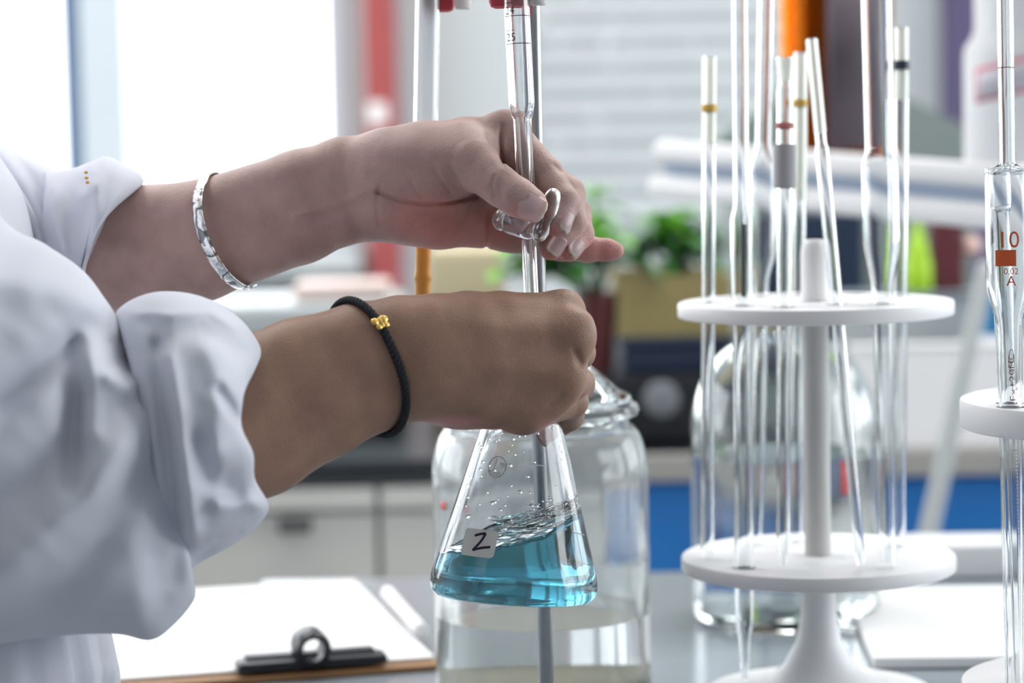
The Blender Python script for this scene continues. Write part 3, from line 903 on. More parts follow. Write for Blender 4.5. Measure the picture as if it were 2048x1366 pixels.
# ================================================================== papers and clipboard
cA = Wz(455, 1352, BENCH + .006); cB = Wz(880, 1322, BENCH + .006)      # near edge of the clipboard
cl_dir = (cB - cA); cl_dir.z = 0; cl_dir.normalize()
cl_back = Vector((-cl_dir.y, cl_dir.x, 0))
nearR = Vector((cB.x, cB.y, 0))
Wd, Ln = 0.226, 0.300
org = nearR - cl_dir * Wd + cl_back * (Ln / 2) + cl_dir * (Wd / 2)
rotC = Matrix((cl_dir, cl_back, Vector((0, 0, 1)))).transposed()
CB = empty('clipboard', (org.x, org.y, BENCH)); tag(CB, 'brown clipboard with black spring clip lying on the bench', 'clipboard')
M_BOARD = pmat('brown_hardboard', (0.33, 0.17, 0.07), 0.5, noise=0.15, nscale=60)
MB().box((org.x, org.y, BENCH + .0022), (Wd, Ln, .0035), rotC, 0.001).build('board', M_BOARD, CB)
cn = nearR - cl_dir * (880 - 622) / (4950 / 1.49) + cl_back * 0.012
cn = Vector((cn.x, cn.y, BENCH + .0085))
m = MB()
m.box(cn + Vector((0, 0, 0.0005)), (0.092, 0.020, 0.006), rotC, 0.002)
m.box(cn + cl_back * 0.006 + Vector((0, 0, 0.0040)), (0.080, 0.012, 0.003), rotC, 0.001)
m.build('clip_bar', M_BLACK, CB)
m = MB()
m.lathe([(.0095, -.013), (.0112, -.010), (.0112, .010), (.0095, .013), (.0066, .013), (.0066, -.013)], cn + Vector((0, 0, .0095)) + cl_dir * 0, cn + Vector((0, 0, .0095)) + cl_back, 32, closed=True)
m.build('clip_handle', M_BLACK, CB)
pcen = org + cl_back * 0.0068
PP = MB()
PP.box((pcen.x, pcen.y, BENCH + .0052), (0.224, 0.286, .0018), rotC)
tag(PP.build('paper_sheet', M_PAPER, None, False), 'stack of blank white paper held on the clipboard', 'paper')
pn0 = Wz(775, 1185, BENCH + .011); pn1 = Wz(842, 1262, BENCH + .011)
PN = empty('white_pen', pn0); tag(PN, 'white marker pen lying on the right edge of the paper', 'pen')
dv = (pn1 - pn0).normalized(); Lp = (pn1 - pn0).length
MB().rod(pn0, pn0 + dv * Lp * .72, 0.0046).build('barrel', M_WHITEPL, PN)
MB().rod(pn0 + dv * (Lp * .72 + .0002), pn1, 0.0049).build('cap', M_PAPER, PN)
# white sheets at the right
q0 = Wz(1700, 1380, BENCH); q1 = Wz(2120, 1165, BENCH)
tag(MB().box(((q0.x + q1.x) / 2 + .035, (q0.y + q1.y) / 2, BENCH + .0040), (0.21, 0.235, .0070), Matrix.Rotation(math.radians(-3), 3, 'Z'), 0.001).build('notepad', M_PAPER, None, False), 'thick white notepad on the bench right of the pipette rack', 'notepad')
q0 = Wz(1880, 1140, BENCH); q1 = Wz(2100, 1100, BENCH)
tag(MB().box(((q0.x + q1.x) / 2 + .02, by1 - .032, BENCH + .0125), (0.20, 0.058, .024), Matrix.Rotation(math.radians(-2), 3, 'Z'), 0.002).build('white_box', M_WHITEPL, None, False), 'flat white box at the far edge of the bench on the right', 'box')

# ================================================================== pipette racks
def disc_mesh(c, R, t, holes, hr, n=72):
    """round plate with a ring of holes"""
    bm = bmesh.new()
    loops = []

    def ring(cx, cy, r, k):
        vs_ = [bm.verts.new((cx + r * math.cos(2 * math.pi * i / k), cy + r * math.sin(2 * math.pi * i / k), 0)) for i in range(k)]
        return [bm.edges.new((vs_[i], vs_[(i + 1) % k])) for i in range(k)], vs_
    ed, ov = ring(0, 0, R, n); allv = [ov]
    for (hx, hy) in holes:
        e2, hv = ring(hx, hy, hr, 18); ed += e2; allv.append(hv)
    bmesh.ops.triangle_fill(bm, edges=ed, use_beauty=True)
    bmesh.ops.recalc_face_normals(bm, faces=bm.faces)
    bm.verts.index_update()
    vs_ = [v.co.copy() for v in bm.verts]; fs = [tuple(v.index for v in f.verts) for f in bm.faces]
    fs = [f if sum(((vs_[f[(i + 1) % len(f)]].x - vs_[f[i]].x) * (vs_[f[(i + 1) % len(f)]].y + vs_[f[i]].y)) for i in range(len(f))) < 0 else f[::-1] for f in fs]
    idx = [[v.index for v in lp] for lp in allv]
    bm.free()
    N = len(vs_); e = min(.0015, t * .2)
    top = [Vector(c) + Vector((v.x, v.y, 0)) for v in vs_]
    bot = [Vector(c) + Vector((v.x, v.y, -t)) for v in vs_]
    F = list(fs) + [tuple(i + N for i in f[::-1]) for f in fs]
    V = top + bot
    # rounded outer wall
    prof = [(0, 0), (e * .7, -e * .3), (e, -e), (e, -t + e), (e * .7, -t + e * .3), (0, -t)]
    oi = idx[0]; prev = oi
    for k, (dr, dz) in enumerate(prof[1:-1]):
        b = len(V)
        for i in oi:
            v = vs_[i]; s = (R + dr) / R
            V.append(Vector(c) + Vector((v.x * s, v.y * s, dz)))
        cur = list(range(b, b + len(oi)))
        F += [(prev[i], cur[i], cur[(i + 1) % len(oi)], prev[(i + 1) % len(oi)]) for i in range(len(oi))]
        prev = cur
    cur = [i + N for i in oi]
    F += [(prev[i], cur[i], cur[(i + 1) % len(oi)], prev[(i + 1) % len(oi)]) for i in range(len(oi))]
    for lp in idx[1:]:
        k = len(lp)
        F += [(lp[i], lp[(i + 1) % k], lp[(i + 1) % k] + N, lp[i] + N) for i in range(k)]
    return V, F


def rack(label, base, zU, zL, zTop, R, tU, tL, rpost, hole_xy, hr, hole_low=()):
    e = empty('pipette_rack', base); tag(e, label, 'pipette rack', 'round pipette racks')
    V, F = disc_mesh(base + Vector((0, 0, zU)), R, tU, hole_xy, hr)
    o = mesh_obj('upper_disc', V, F, M_WHITEPL, e); o.data.set_sharp_from_angle(angle=math.radians(35))
    V, F = disc_mesh(base + Vector((0, 0, zL)), R, tL, list(hole_low), hr)
    o = mesh_obj('lower_disc', V, F, M_WHITEPL, e); o.data.set_sharp_from_angle(angle=math.radians(35))
    u = base + Vector((0, 0, 1))
    zb = zL - tL
    MB().lathe([(rpost, zL + .0002), (rpost, zU - tU - .0002)], base, u, 32).build('post', M_GREYPL, e)
    MB().lathe([(rpost * 1.05, zU + .0002), (rpost * 1.05, zTop - .008), (rpost * .95, zTop - .003), (rpost * .6, zTop), (0, zTop)], base, u, 32).build('post_cap', M_WHITEPL, e)
    MB().lathe([(0, .0005), (R * .84, .0005), (R * .86, .002), (R * .84, .0045), (R * .60, .0065), (R * .40, .0105), (R * .27, .019), (R * .17, .033), (R * .135, .046), (R * .125, .06), (R * .122, zb - .0002)], base, u, 56).build('base', M_WHITEPL, e)
    return e


RK = W(1633, 850, 1.41); RK.z = BENCH
zr = lambda yy: W(1633, yy, 1.41).z - BENCH
mm = 1.41 / FPX
PIPS = {}


def rk_pt(px, dd, py):
    return W(px, py, 1.41 + dd / 1000)


# ring positions (image column, depth offset in mm) of the pipettes in the middle rack
SPOT = [(1417, 0), (1483, -34), (1521, 44), (1568, -53), (1597, 52), (1672, -40), (1765, -42), (1800, 30)]
ROW = {}
holes = []
for (px, dd) in SPOT:
    p = rk_pt(px, dd, 600); holes.append((p.x - RK.x, p.y - RK.y))
for an in (60, 95, 140):
    holes.append((0.06 * math.cos(math.radians(an)), 0.06 * math.sin(math.radians(an))))
holes = [h for i, h in enumerate(holes) if i < len(SPOT) or all((h[0] - g[0]) ** 2 + (h[1] - g[1]) ** 2 > 0.016 ** 2 for g in holes[:i])]
rack('white round pipette rack crowded with eight pipettes, centre right', RK, zr(600), zr(1112), zr(478), 0.0765, 0.0085, 0.0085, 0.0076, holes, 0.0068, [(W(1488, 1112, 1.41 - .034).x - RK.x, W(1488, 1112, 1.41 - .034).y - RK.y)])


def wrap_lines(mb, p0, p1, t, r, phi0, phi1, h):
    """thin printed line round part of a tube; phi=0 faces camera"""
    a = (Vector(p1) - Vector(p0)).normalized(); c = Vector(p0) + a * t
    f = Vector((0, -1, 0)); f = (f - a * f.dot(a)).normalized()
    rt = Vector((1, 0, 0)); rt = (rt - a * rt.dot(a)).normalized()
    n = max(2, int(abs(phi1 - phi0) / 0.15)); b = len(mb.v)
    for i in range(n + 1):
        ph = phi0 + (phi1 - phi0) * i / n
        for s in (-1, 1):
            mb.v.append(c + (f * math.cos(ph) + rt * math.sin(ph)) * r + a * s * h / 2)
    for i in range(n):
        mb.f.append((b + 2 * i, b + 2 * i + 2, b + 2 * i + 3, b + 2 * i + 1))


def wrap_text(body, size, p0, p1, t, r, phi, mat, parent, turn=0, name='lettering'):
    vs_, fs = text_mesh(body, size)
    a = (Vector(p1) - Vector(p0)).normalized(); c = Vector(p0) + a * t
    f = Vector((0, -1, 0)); f = (f - a * f.dot(a)).normalized()
    rt = Vector((1, 0, 0)); rt = (rt - a * rt.dot(a)).normalized()
    upv = -a if a.z < 0 else a
    out = []
    ct, st = math.cos(turn), math.sin(turn)
    for v in vs_:
        u, w_ = v.x * ct - v.y * st, v.x * st + v.y * ct
        ph = phi + u / r
        out.append(c + (f * math.cos(ph) + rt * math.sin(ph)) * r + upv * w_)
    return mesh_obj(name, out, fs, mat, parent, False)


def pipette(label, p0, p1, prof, wall, n=28, mat=None, name='pipette', group='pipettes in the round racks'):
    """prof: (fraction, radius mm) from top to bottom"""
    L = (Vector(p1) - Vector(p0)).length
    e = empty(name, p1); tag(e, label, 'pipette', group)
    P = catmull_prof(prof)
    outer = [(r / 1000, t * L) for t, r in P]
    inner = [(max(r - wall, 0.35) / 1000, t * L) for t, r in P][::-1]
    MB().lathe(outer + inner, p0, p1, n, closed=True).build('glass_tube', mat or M_GLASS, e)
    return e, L


def catmull_prof(prof):
    out = []
    for (t0, r0), (t1, r1) in zip(prof[:-1], prof[1:]):
        out.append((t0, r0))
        if abs(r1 - r0) > 0.6:
            for k in (0.2, 0.4, 0.6, 0.8):
                s = k * k * (3 - 2 * k)
                out.append((t0 + (t1 - t0) * k, r0 + (r1 - r0) * s))
    out.append(prof[-1])
    return out


def translucent_mat(name, color, fac=0.25):
    m = bpy.data.materials.new(name); m.use_nodes = True
    nt = m.node_tree; nt.nodes.clear()
    out = nt.nodes.new('ShaderNodeOutputMaterial'); d_ = nt.nodes.new('ShaderNodeBsdfDiffuse'); t_ = nt.nodes.new('ShaderNodeBsdfTranslucent'); x_ = nt.nodes.new('ShaderNodeMixShader')
    d_.inputs[0].default_value = (*color, 1); t_.inputs[0].default_value = (*color, 1); x_.inputs[0].default_value = fac
    nt.links.new(d_.outputs[0], x_.inputs[1]); nt.links.new(t_.outputs[0], x_.inputs[2]); nt.links.new(x_.outputs[0], out.inputs['Surface'])
    return m


M_FROST = glass_mat('frosted_white_tube', (1.0, 1.0, 0.975), 0.5, 1.22)
M_YEL = pmat('yellow_ring', (0.80, 0.50, 0.08), 0.4)
M_DKR = pmat('dark_ring', (0.03, 0.05, 0.07), 0.4)


def ring_on(e, p0, p1, t, r, h, mat, name='ring'):
    r += .0003
    MB().lathe([(r, t - h / 2), (r + .0002, t - h / 2), (r + .0002, t + h / 2), (r, t + h / 2)], p0, p1, 28, closed=True).build(name, mat, e)


def sleeve(e, p0, p1, t0, t1, r, mat, name='frosted_section'):
    r += 0.0003
    MB().lathe([(r * .93, t0), (r, t0), (r, t1), (r * .93, t1)], p0, p1, 28, closed=True).build(name, mat, e)


def yfrac(p0, p1, py):
    """distance along p0->p1 whose image row is py"""
    best = None
    for i in range(401):
        q = Vector(p0).lerp(Vector(p1), i / 400)
        e = abs(proj(q)[1] - py)
        if best is None or e < best[0]: best = (e, i / 400)
    return best[1]


def frac_prof(p0, p1, rows):
    return [(yfrac(p0, p1, y), r) for y, r in rows]


ZB = BENCH + zr(1112) + 0.0005


def end_on(p_top, px, py, dd):
    """lower end of a pipette, resting on the lower disc"""
    return W(px, py, 1.41 + dd / 1000)


k_ = 1.41 / FPX * 1000           # mm per pixel in the rack's plane
# 1 pale pipette with a yellow ring, far left
p0 = rk_pt(1419, 0, 112); p1 = rk_pt(1414, 0, 1112)
e, L = pipette('pale straight pipette with yellow ring, leftmost in the middle rack', p0, p1, [(0, 3.9), (0.985, 3.9), (1, 3.0)], 0.8)
sleeve(e, p0, p1, .0005, L * yfrac(p0, p1, 290), .00395, M_FROST); ring_on(e, p0, p1, L * yfrac(p0, p1, 216), .0040, .004, M_YEL)
# 2 bulb pipette reaching below the lower disc
p0 = rk_pt(1479, -34, -60); p1 = rk_pt(1490, -34, 1362)
e, L = pipette('bulb pipette with dark streak, its tapered tip hanging below the lower disc', p0, p1, frac_prof(p0, p1, [(-60, 4.4), (405, 4.4), (445, 6.3), (600, 6.3), (680, 5.4), (1150, 5.4), (1230, 5.2), (1300, 3.2), (1360, 1.6)]), 0.9)
tA, tB = L * yfrac(p0, p1, 440), L * yfrac(p0, p1, 600)
a, x, y = axes(p0, p1)
cc = Vector(p0).lerp(Vector(p1), 0)
MB().box(cc + a * (tA + tB) / 2 + Vector((0.0012, 0.002, 0)), (0.0028, 0.001, tB - tA - .004), Matrix((Vector((1, 0, 0)), Vector((0, 1, 0)), -a)).transposed()).build('graduation_strip', pmat('grey_graduation', (0.10, 0.12, 0.11), 0.6), e, False)
# 3 slender bulb pipette at the back
p0 = rk_pt(1533, 44, -60); p1 = rk_pt(1512, 44, 1108)
e, L = pipette('clear bulb pipette at the back of the middle rack, left of the flared one', p0, p1, frac_prof(p0, p1, [(-60, 4.6), (290, 4.6), (345, 8.6), (500, 8.6), (575, 4.6), (900, 4.4), (1108, 3.0)]), 0.8)
# 4 pipette with flared mouth and grey band
p0 = rk_pt(1570, -53, 115); p1 = rk_pt(1566, -53, 1128)
e, L = pipette('pipette with flared white mouth and grey band in the middle rack', p0, p1, frac_prof(p0, p1, [(115, 4.9), (165, 3.9), (185, 4.6), (600, 4.2), (1060, 3.9), (1128, 2.6)]), 0.9)
sleeve(e, p0, p1, .0008, L * yfrac(p0, p1, 160), .00365, M_FROST)
sleeve(e, p0, p1, L * yfrac(p0, p1, 290), L * yfrac(p0, p1, 375), .0058, pmat('grey_band', (0.42, 0.42, 0.44), 0.5), 'grey_band')
ring_on(e, p0, p1, L * yfrac(p0, p1, 252), .0046, .003, pmat('red_ring', (0.6, 0.2, 0.18), 0.5))
# 5 second pale pipette with a yellow ring
p0 = rk_pt(1601, 52, 105); p1 = rk_pt(1592, 52, 1098)
e, L = pipette('pale straight pipette with yellow ring beside the flared pipette', p0, p1, [(0, 4.0), (0.985, 4.0), (1, 3.0)], 0.8)
sleeve(e, p0, p1, .0005, L * yfrac(p0, p1, 400), .00405, M_FROST); ring_on(e, p0, p1, L * yfrac(p0, p1, 207), .0041, .004, M_YEL)
# 6 leaning thin pipette
p0 = rk_pt(1623, -30, 78); p1 = rk_pt(1722, -50, 1130)
e, L = pipette('thin pipette leaning to the left across the rack post', p0, p1, [(0, 3.1), (0.2, 3.1), (0.215, 4.0), (0.5, 3.6), (0.97, 3.0), (1, 1.8)], 1.0)
sleeve(e, p0, p1, .0005, L * yfrac(p0, p1, 265), .00315, M_FROST)
# 7 big bulb pipette
p0 = rk_pt(1752, -42, -60); p1 = rk_pt(1776, -42, 1126)
e, L = pipette('large bulb pipette with the widest bulb in the middle rack', p0, p1, frac_prof(p0, p1, [(-60, 8.6), (300, 8.0), (330, 10.2), (480, 10.4), (585, 6.0), (800, 5.6), (1126, 4.2)]), 0.9)
# 8 pipette with dark ring
p0 = rk_pt(1803, 30, 55); p1 = rk_pt(1797, 30, 1104)
e, L = pipette('white topped pipette with dark ring, rightmost in the middle rack', p0, p1, [(0, 3.9), (0.1, 4.3), (0.985, 4.1), (1, 3.0)], 0.8)
sleeve(e, p0, p1, .0005, L * yfrac(p0, p1, 200), .00395, M_FROST); ring_on(e, p0, p1, L * yfrac(p0, p1, 132), .0044, .005, M_DKR)

# second rack at the right edge
RB = W(2232, 800, 1.235); RB.z = BENCH
z2 = lambda yy: W(2110, yy, 1.235).z - BENCH
hp_ = []
PA0 = WM(2009, -60, -6); PA1 = WM(2031, 1480, -6)
PB0 = WM(1994, 336, 12); PB1 = WM(2055, 1480, 12)
for (A, B) in ((PA0, PA1), (PB0, PB1)):
    t = (BENCH + z2(795) - A.z) / (B.z - A.z); p = A.lerp(B, t); hp_.append((p.x - RB.x, p.y - RB.y))
hl_ = []
for (A, B) in ((PA0, PA1), (PB0, PB1)):
    t = (BENCH + 0.041 - A.z) / (B.z - A.z); p = A.lerp(B, t); hl_.append((p.x - RB.x, p.y - RB.y))
for an in (30, 75, 120, 250, 300, 340):
    hp_.append((0.055 * math.cos(math.radians(an)), 0.055 * math.sin(math.radians(an))))
rack('white pipette rack cut off by the right edge of the picture', RB, z2(797), 0.045, z2(560), 0.0755, 0.0145, 0.008, 0.0076, hp_, 0.0070, hl_)
rows = [(-60, 4.0), (325, 4.0), (350, 11.0), (560, 11.2), (660, 6.3), (800, 5.8), (1480, 4.4)]
e, L = pipette('clear bulb pipette printed 10 with orange block at the right edge', PA0, PA1, frac_prof(PA0, PA1, rows), 1.2, 40)
tt = lambda yy: L * yfrac(PA0, PA1, yy)
wrap_text('10', 0.0112, PA0, PA1, tt(484), 0.0114, -0.20, M_PRINT_OR, e, name='number')
vs_ = MB(); wrap_lines(vs_, PA0, PA1, tt(517), 0.0114, -0.78, 0.12, 0.0078); vs_.build('orange_block', M_PRINT_OR, e)
wrap_text('0.02', 0.0042, PA0, PA1, tt(543), 0.0114, -0.10, M_PRINT_OR, e, name='lettering')
wrap_text('A', 0.0070, PA0, PA1, tt(563), 0.0113, -0.10, M_PRINT_OR, e, name='lettering')
vs_ = MB(); wrap_lines(vs_, PA0, PA1, tt(136), 0.0042, -1.5, 1.5, 0.0004); vs_.build('fill_mark', M_PRINT_BR, e)
rows = [(336, 6.7), (412, 6.5), (425, 5.3), (640, 5.3), (1300, 5.2), (1480, 3.5)]
e, L = pipette('graduated pipette with open top and brown print, at the right edge', PB0, PB1, frac_prof(PB0, PB1, rows), 1.2, 36)
tt = lambda yy: L * yfrac(PB0, PB1, yy)
wrap_text('Ex+20\u00b0C', 0.0062, PB0, PB1, tt(755), 0.0054, 0.30, M_PRINT_BR, e, turn=math.pi / 2)
wrap_text('MC', 0.0052, PB0, PB1, tt(722), 0.0054, 0.30, M_PRINT_BR, e, turn=math.pi / 2)
m = MB()
a = (PB1 - PB0).normalized()
ringpts = []
for i in range(33):
    th = 2 * math.pi * i / 32
    ph = 0.30 + 0.55 * math.sin(th) * 0.75; t = tt(722) + 0.0056 * math.cos(th)
    f = Vector((0, -1, 0)); f = (f - a * f.dot(a)).normalized(); rt = Vector((1, 0, 0)); rt = (rt - a * rt.dot(a)).normalized()
    ringpts.append(PB0 + a * t + (f * math.cos(ph) + rt * math.sin(ph)) * 0.0053)
m.tube(ringpts, 0.00022, 6); m.build('emblem_ring', M_PRINT_BR, e)
wrap_text('C', 0.0105, PB0, PB1, tt(862), 0.0054, 0.35, M_PRINT_BR, e, turn=math.pi / 2)
m = MB()
for k in range(24):
    wrap_lines(m, PB0, PB1, tt(900) + k * 0.0018, 0.0054, (-0.1 if k % 10 == 0 else 0.25 if k % 5 else 0.1), 1.2, 0.00026)
m.build('graduations', M_PRINT_DK, e)

# ================================================================== retort stand, clamp, burettes
RP = W(1091, 1300, 1.268); RP.z = BENCH
ST = empty('retort_stand', RP); tag(ST, 'grey steel retort stand rod rising behind flask and burette', 'stand')
MB().box((RP.x + 0.05, RP.y + 0.03, BENCH + .0068), (0.20, 0.12, 0.0125), None, 0.003).build('base_plate', pmat('cast_iron_enamel', (0.2, 0.21, 0.22), 0.5), ST)
MB().rod((RP.x, RP.y, BENCH + .013), (RP.x, RP.y, BENCH + 0.62), 0.0039, 24).build('rod', M_STEEL, ST)

B0 = WM(1026, -130, 0); B1 = WM(1068, 690, 0)
BU = empty('burette', B1); tag(BU, 'clear glass burette with stopcock held by the upper hand', 'burette', 'burettes in the clamp')


def fp(rows): return frac_prof(B0, B1, rows)


LB = (B1 - B0).length
def lathe_rows(p0, p1, rows_o, rows_i, n=40):
    L = (Vector(p1) - Vector(p0)).length
    o = [(r / 1000, t * L) for t, r in catmull_prof(frac_prof(p0, p1, rows_o))]
    i = [(r / 1000, t * L) for t, r in catmull_prof(frac_prof(p0, p1, rows_i))][::-1]
    return MB().lathe(o + i, p0, p1, n, closed=True)


lathe_rows(B0, B1, [(-130, 6.3), (205, 6.3), (222, 5.6), (243, 4.5), (424, 4.4)],
           [(-130, 5.1), (205, 5.1), (222, 4.3), (240, 2.5), (424, 2.3)]).build('burette_tube', M_GLASS, BU)
lathe_rows(B0, B1, [(458, 3.7), (600, 3.5), (640, 2.6), (690, 1.3)], [(458, 1.9), (600, 1.8), (640, 1.2), (690, 0.6)]).build('outlet_tube', M_GLASS, BU)
tb = lambda yy: LB * yfrac(B0, B1, yy)
m = MB(); m2 = MB()
for yy in (35, 89):
    wrap_lines(m, B0, B1, tb(yy), 0.00636, -1.15, 1.2, 0.0004)
for yy in (8, 62):
    wrap_lines(m, B0, B1, tb(yy), 0.00636, -1.15, -0.3, 0.0003)
m.build('graduations', M_PRINT_DK, BU)
wrap_text('24', 0.0055, B0, B1, tb(23), 0.00637, -0.62, M_PRINT_DK, BU, name='number')
wrap_text('25', 0.0055, B0, B1, tb(78), 0.00637, -0.62, M_PRINT_DK, BU, name='number')
# stopcock
kA = WM(996, 436, 9); kB = WM(1082, 458, -13)
Lk = (kB - kA).length
MB().lathe([(0, 0), (.0030, .0002), (.0048, .0010), (.0058, .0026), (.0058, .0038), (.0050, .0050), (.0046, .0058), (.0052, .0070), (.0062, .0088), (.0066, .0105), (.0066, Lk - .008), (.0060, Lk - .0055), (.0045, Lk - .0035), (.0036, Lk - .002), (.0036, Lk), (0, Lk)], kA, kB, 40).build('stopcock_barrel', M_GLASS, BU)
hA = WM(1111, 377, -16); hB = WM(1073, 483, -15)
hv = (hB - hA); hl_ = hv.length; hd = hv.normalized()
hn = Vector((0.55, -0.83, 0)); hn = (hn - hd * hn.dot(hd)).normalized(); hs = hd.cross(hn)
vs_, fs = [], []
rowsK = [(0, .0002), (.01, .0018), (.04, .0030), (.12, .0041), (.25, .0050), (.42, .0056), (.55, .0054), (.63, .0044), (.70, .0049), (.82, .0047), (.92, .0038), (.975, .0024), (1, .0002)]
for t, r in rowsK:
    for i in range(24):
        th = 2 * math.pi * i / 24
        c_, s_ = math.cos(th), math.sin(th)
        vs_.append(hA + hd * hl_ * t + hs * r * math.copysign(abs(c_) ** .8, c_) + hn * r * 0.62 * math.copysign(abs(s_) ** .8, s_))
for j in range(len(rowsK) - 1):
    for i in range(24):
        fs.append((j * 24 + i, j * 24 + (i + 1) % 24, (j + 1) * 24 + (i + 1) % 24, (j + 1) * 24 + i))
fs += [tuple(range(24))[::-1], tuple((len(rowsK) - 1) * 24 + i for i in range(24))]
mesh_obj('stopcock_key', vs_, fs, M_KEY, BU)

# second burette with rubber tube
C0 = WM(858, -130, 70); C1 = WM(843, 720, 70)
B2 = empty('burette', C1); tag(B2, 'white backed burette with amber rubber tube behind the wrists', 'burette', 'burettes in the clamp')
lathe_rows(C0, C1, [(-130, 6.4), (440, 6.4), (470, 3.2), (500, 3.0)], [(-130, 5.2), (440, 5.2), (470, 1.6), (500, 1.5)]).build('burette_tube', M_GLASS, B2)
LC = (C1 - C0).length
a = (C1 - C0).normalized(); f = Vector((0, 1, 0)); f = (f - a * f.dot(a)).normalized(); rt = Vector((1, 0, 0)); rt = (rt - a * rt.dot(a)).normalized()
vs_, fs = [], []
for t in (0.001, LC * yfrac(C0, C1, 438)):
    for i in range(17):
        ph = -1.45 + 2.9 * i / 16
        for r in (.00505, .0044):
            vs_.append(C0 + a * t + (f * math.cos(ph) + rt * math.sin(ph)) * r)
for i in range(16):
    fs += [(2 * i, 2 * i + 2, 36 + 2 * i - 0, 34 + 2 * i), (2 * i + 1, 35 + 2 * i, 37 + 2 * i, 2 * i + 3)]
mesh_obj('white_backing', vs_, fs, translucent_mat('white_enamel', (0.97, 0.98, 0.99), 0.7), B2)
M_RUB = pmat('amber_rubber', (0.80, 0.40, 0.08), 0.45, sss=0.3)
lathe_rows(C0, C1, [(484, 4.2), (540, 4.0), (555, 4.7), (570, 4.0), (640, 4.2)], [(484, 3.0), (540, 2.4), (555, 3.0), (570, 2.4), (640, 2.5)]).build('rubber_tube', M_RUB, B2)
lathe_rows(C0, C1, [(625, 2.4), (690, 2.2), (720, 1.1)], [(625, 1.2), (690, 1.1), (720, .5)]).build('outlet_tube', M_GLASS, B2)

# clamp gripping both burettes (its boss sits just above the picture)
zcl = WM(1040, -75, 0).z
CLP = empty('burette_clamp', (RP.x, RP.y, zcl)); tag(CLP, 'double burette clamp with red jaws and pale pads at the top', 'clamp')
M_CLAMP = pmat('clamp_casting', (0.55, 0.56, 0.57), 0.4, 0.6)
MB().box((RP.x, RP.y, zcl + .03), (0.022, 0.024, 0.03), None, 0.004).build('boss', M_CLAMP, CLP)
MB().rod((RP.x + .011, RP.y, zcl + .03), (RP.x + .036, RP.y, zcl + .03), 0.006).build('screw', M_CLAMP, CLP)
for (px, py, dd, wred) in ((1018, 14, 0, 80), (870, 22, 70, 78)):
    bt = B0.lerp(B1, yfrac(B0, B1, py)) if dd == 0 else C0.lerp(C1, yfrac(C0, C1, py))
    zlo = WM(px, py, dd).z
    rb_ = 0.0064
    xl = WM(px - wred / 2, py, dd + 9).x; xr = WM(px + wred / 2, py, dd + 9).x
    MB().box(((xl + xr) / 2, bt.y + 0.0125, zlo + .014), (xr - xl, 0.0115, 0.028), None, 0.0032).build('red_jaw', M_REDPL, CLP)
    MB().rod((xr + .0045, bt.y + .006, zlo + .0008), (xr + .0045, bt.y + .006, zlo + .028), 0.0042).build('pale_pad', M_PADPL, CLP)
    jc = Vector(((xl + xr) / 2, bt.y + 0.0200, zlo + .022))
    MB().tube([jc, jc + Vector((0, 0.004, .012)), Vector((RP.x + (-.010 if dd else 0), RP.y - .008, zcl + .03))], 0.0042, 12).build('arm', M_CLAMP, CLP)

# ================================================================== conical flask
FB = WM(1026, 1197, 1); FT = WM(1057, 640, 1)
FH = (FT - FB).length
FA = (FT - FB).normalized()
FX = Vector((0, -1, 0)); FX = (FX - FA * FX.dot(FA)).normalized()      # toward camera
FR = Vector((1, 0, 0)); FR = (FR - FA * FR.dot(FA)).normalized()       # to the right
FPROF = [(0, .9), (30, .3), (35, 0), (38.2, .9), (40.3, 3.4), (41.0, 7), (40.7, 10.5), (39.6, 15), (20.8, 81), (18.2, 90), (17.2, 96), (17.0, 102), (17.0, FH * 1000 - 7), (18.4, FH * 1000 - 4.5), (20.4, FH * 1000 - 3.2), (20.9, FH * 1000 - 1.6), (20.2, FH * 1000), (18.0, FH * 1000 - .2)]
IPROF = [(15.4, FH * 1000 - 3), (15.4, 102), (15.6, 96), (16.6, 90), (19.2, 81), (38.0, 15), (39.0, 10.5), (39.2, 7), (38.4, 4.6), (36, 3.0), (32, 2.4), (0, 2.8)]


def fl_r(h, inner=False):
    P = [p for p in (IPROF if inner else FPROF)]
    P = sorted([(z, r) for r, z in P if not (r < 36 and z < 4)])
    hs_ = [z for z, r in P]; rs = [r for z, r in P]
    return float(np.interp(h, hs_, rs))


def fl_pt(phi, h, extra=0.0, inner=False):
    r = (fl_r(h, inner) + extra) / 1000
    return FB + FA * h / 1000 + (FX * math.cos(phi) + FR * math.sin(phi)) * r


FK = empty('conical_flask', FB); tag(FK, 'conical glass flask of swirling blue liquid with handwritten Z sticker', 'flask')


def lathe_f(prof, n, name, mat, parent):
    vs_, fs = [], []
    m_ = len(prof)
    for r, h in prof:
        for i in range(n):
            th = 2 * math.pi * i / n
            vs_.append(FB + FA * h / 1000 + (FX * math.cos(th) + FR * math.sin(th)) * max(r, .02) / 1000)
    for j in range(m_ - 1):
        for i in range(n):
            fs.append((j * n + i, (j + 1) * n + i, (j + 1) * n + (i + 1) % n, j * n + (i + 1) % n))
    fs.append(tuple(range(n))); fs.append(tuple((m_ - 1) * n + i for i in range(n))[::-1])
    return mesh_obj(name, vs_, fs, mat, parent)


gl = lathe_f(FPROF + IPROF, 96, 'flask_glass', M_GLASS, FK)
bm = bmesh.new(); bm.from_mesh(gl.data); bmesh.ops.recalc_face_normals(bm, faces=bm.faces); bm.to_mesh(gl.data); bm.free()


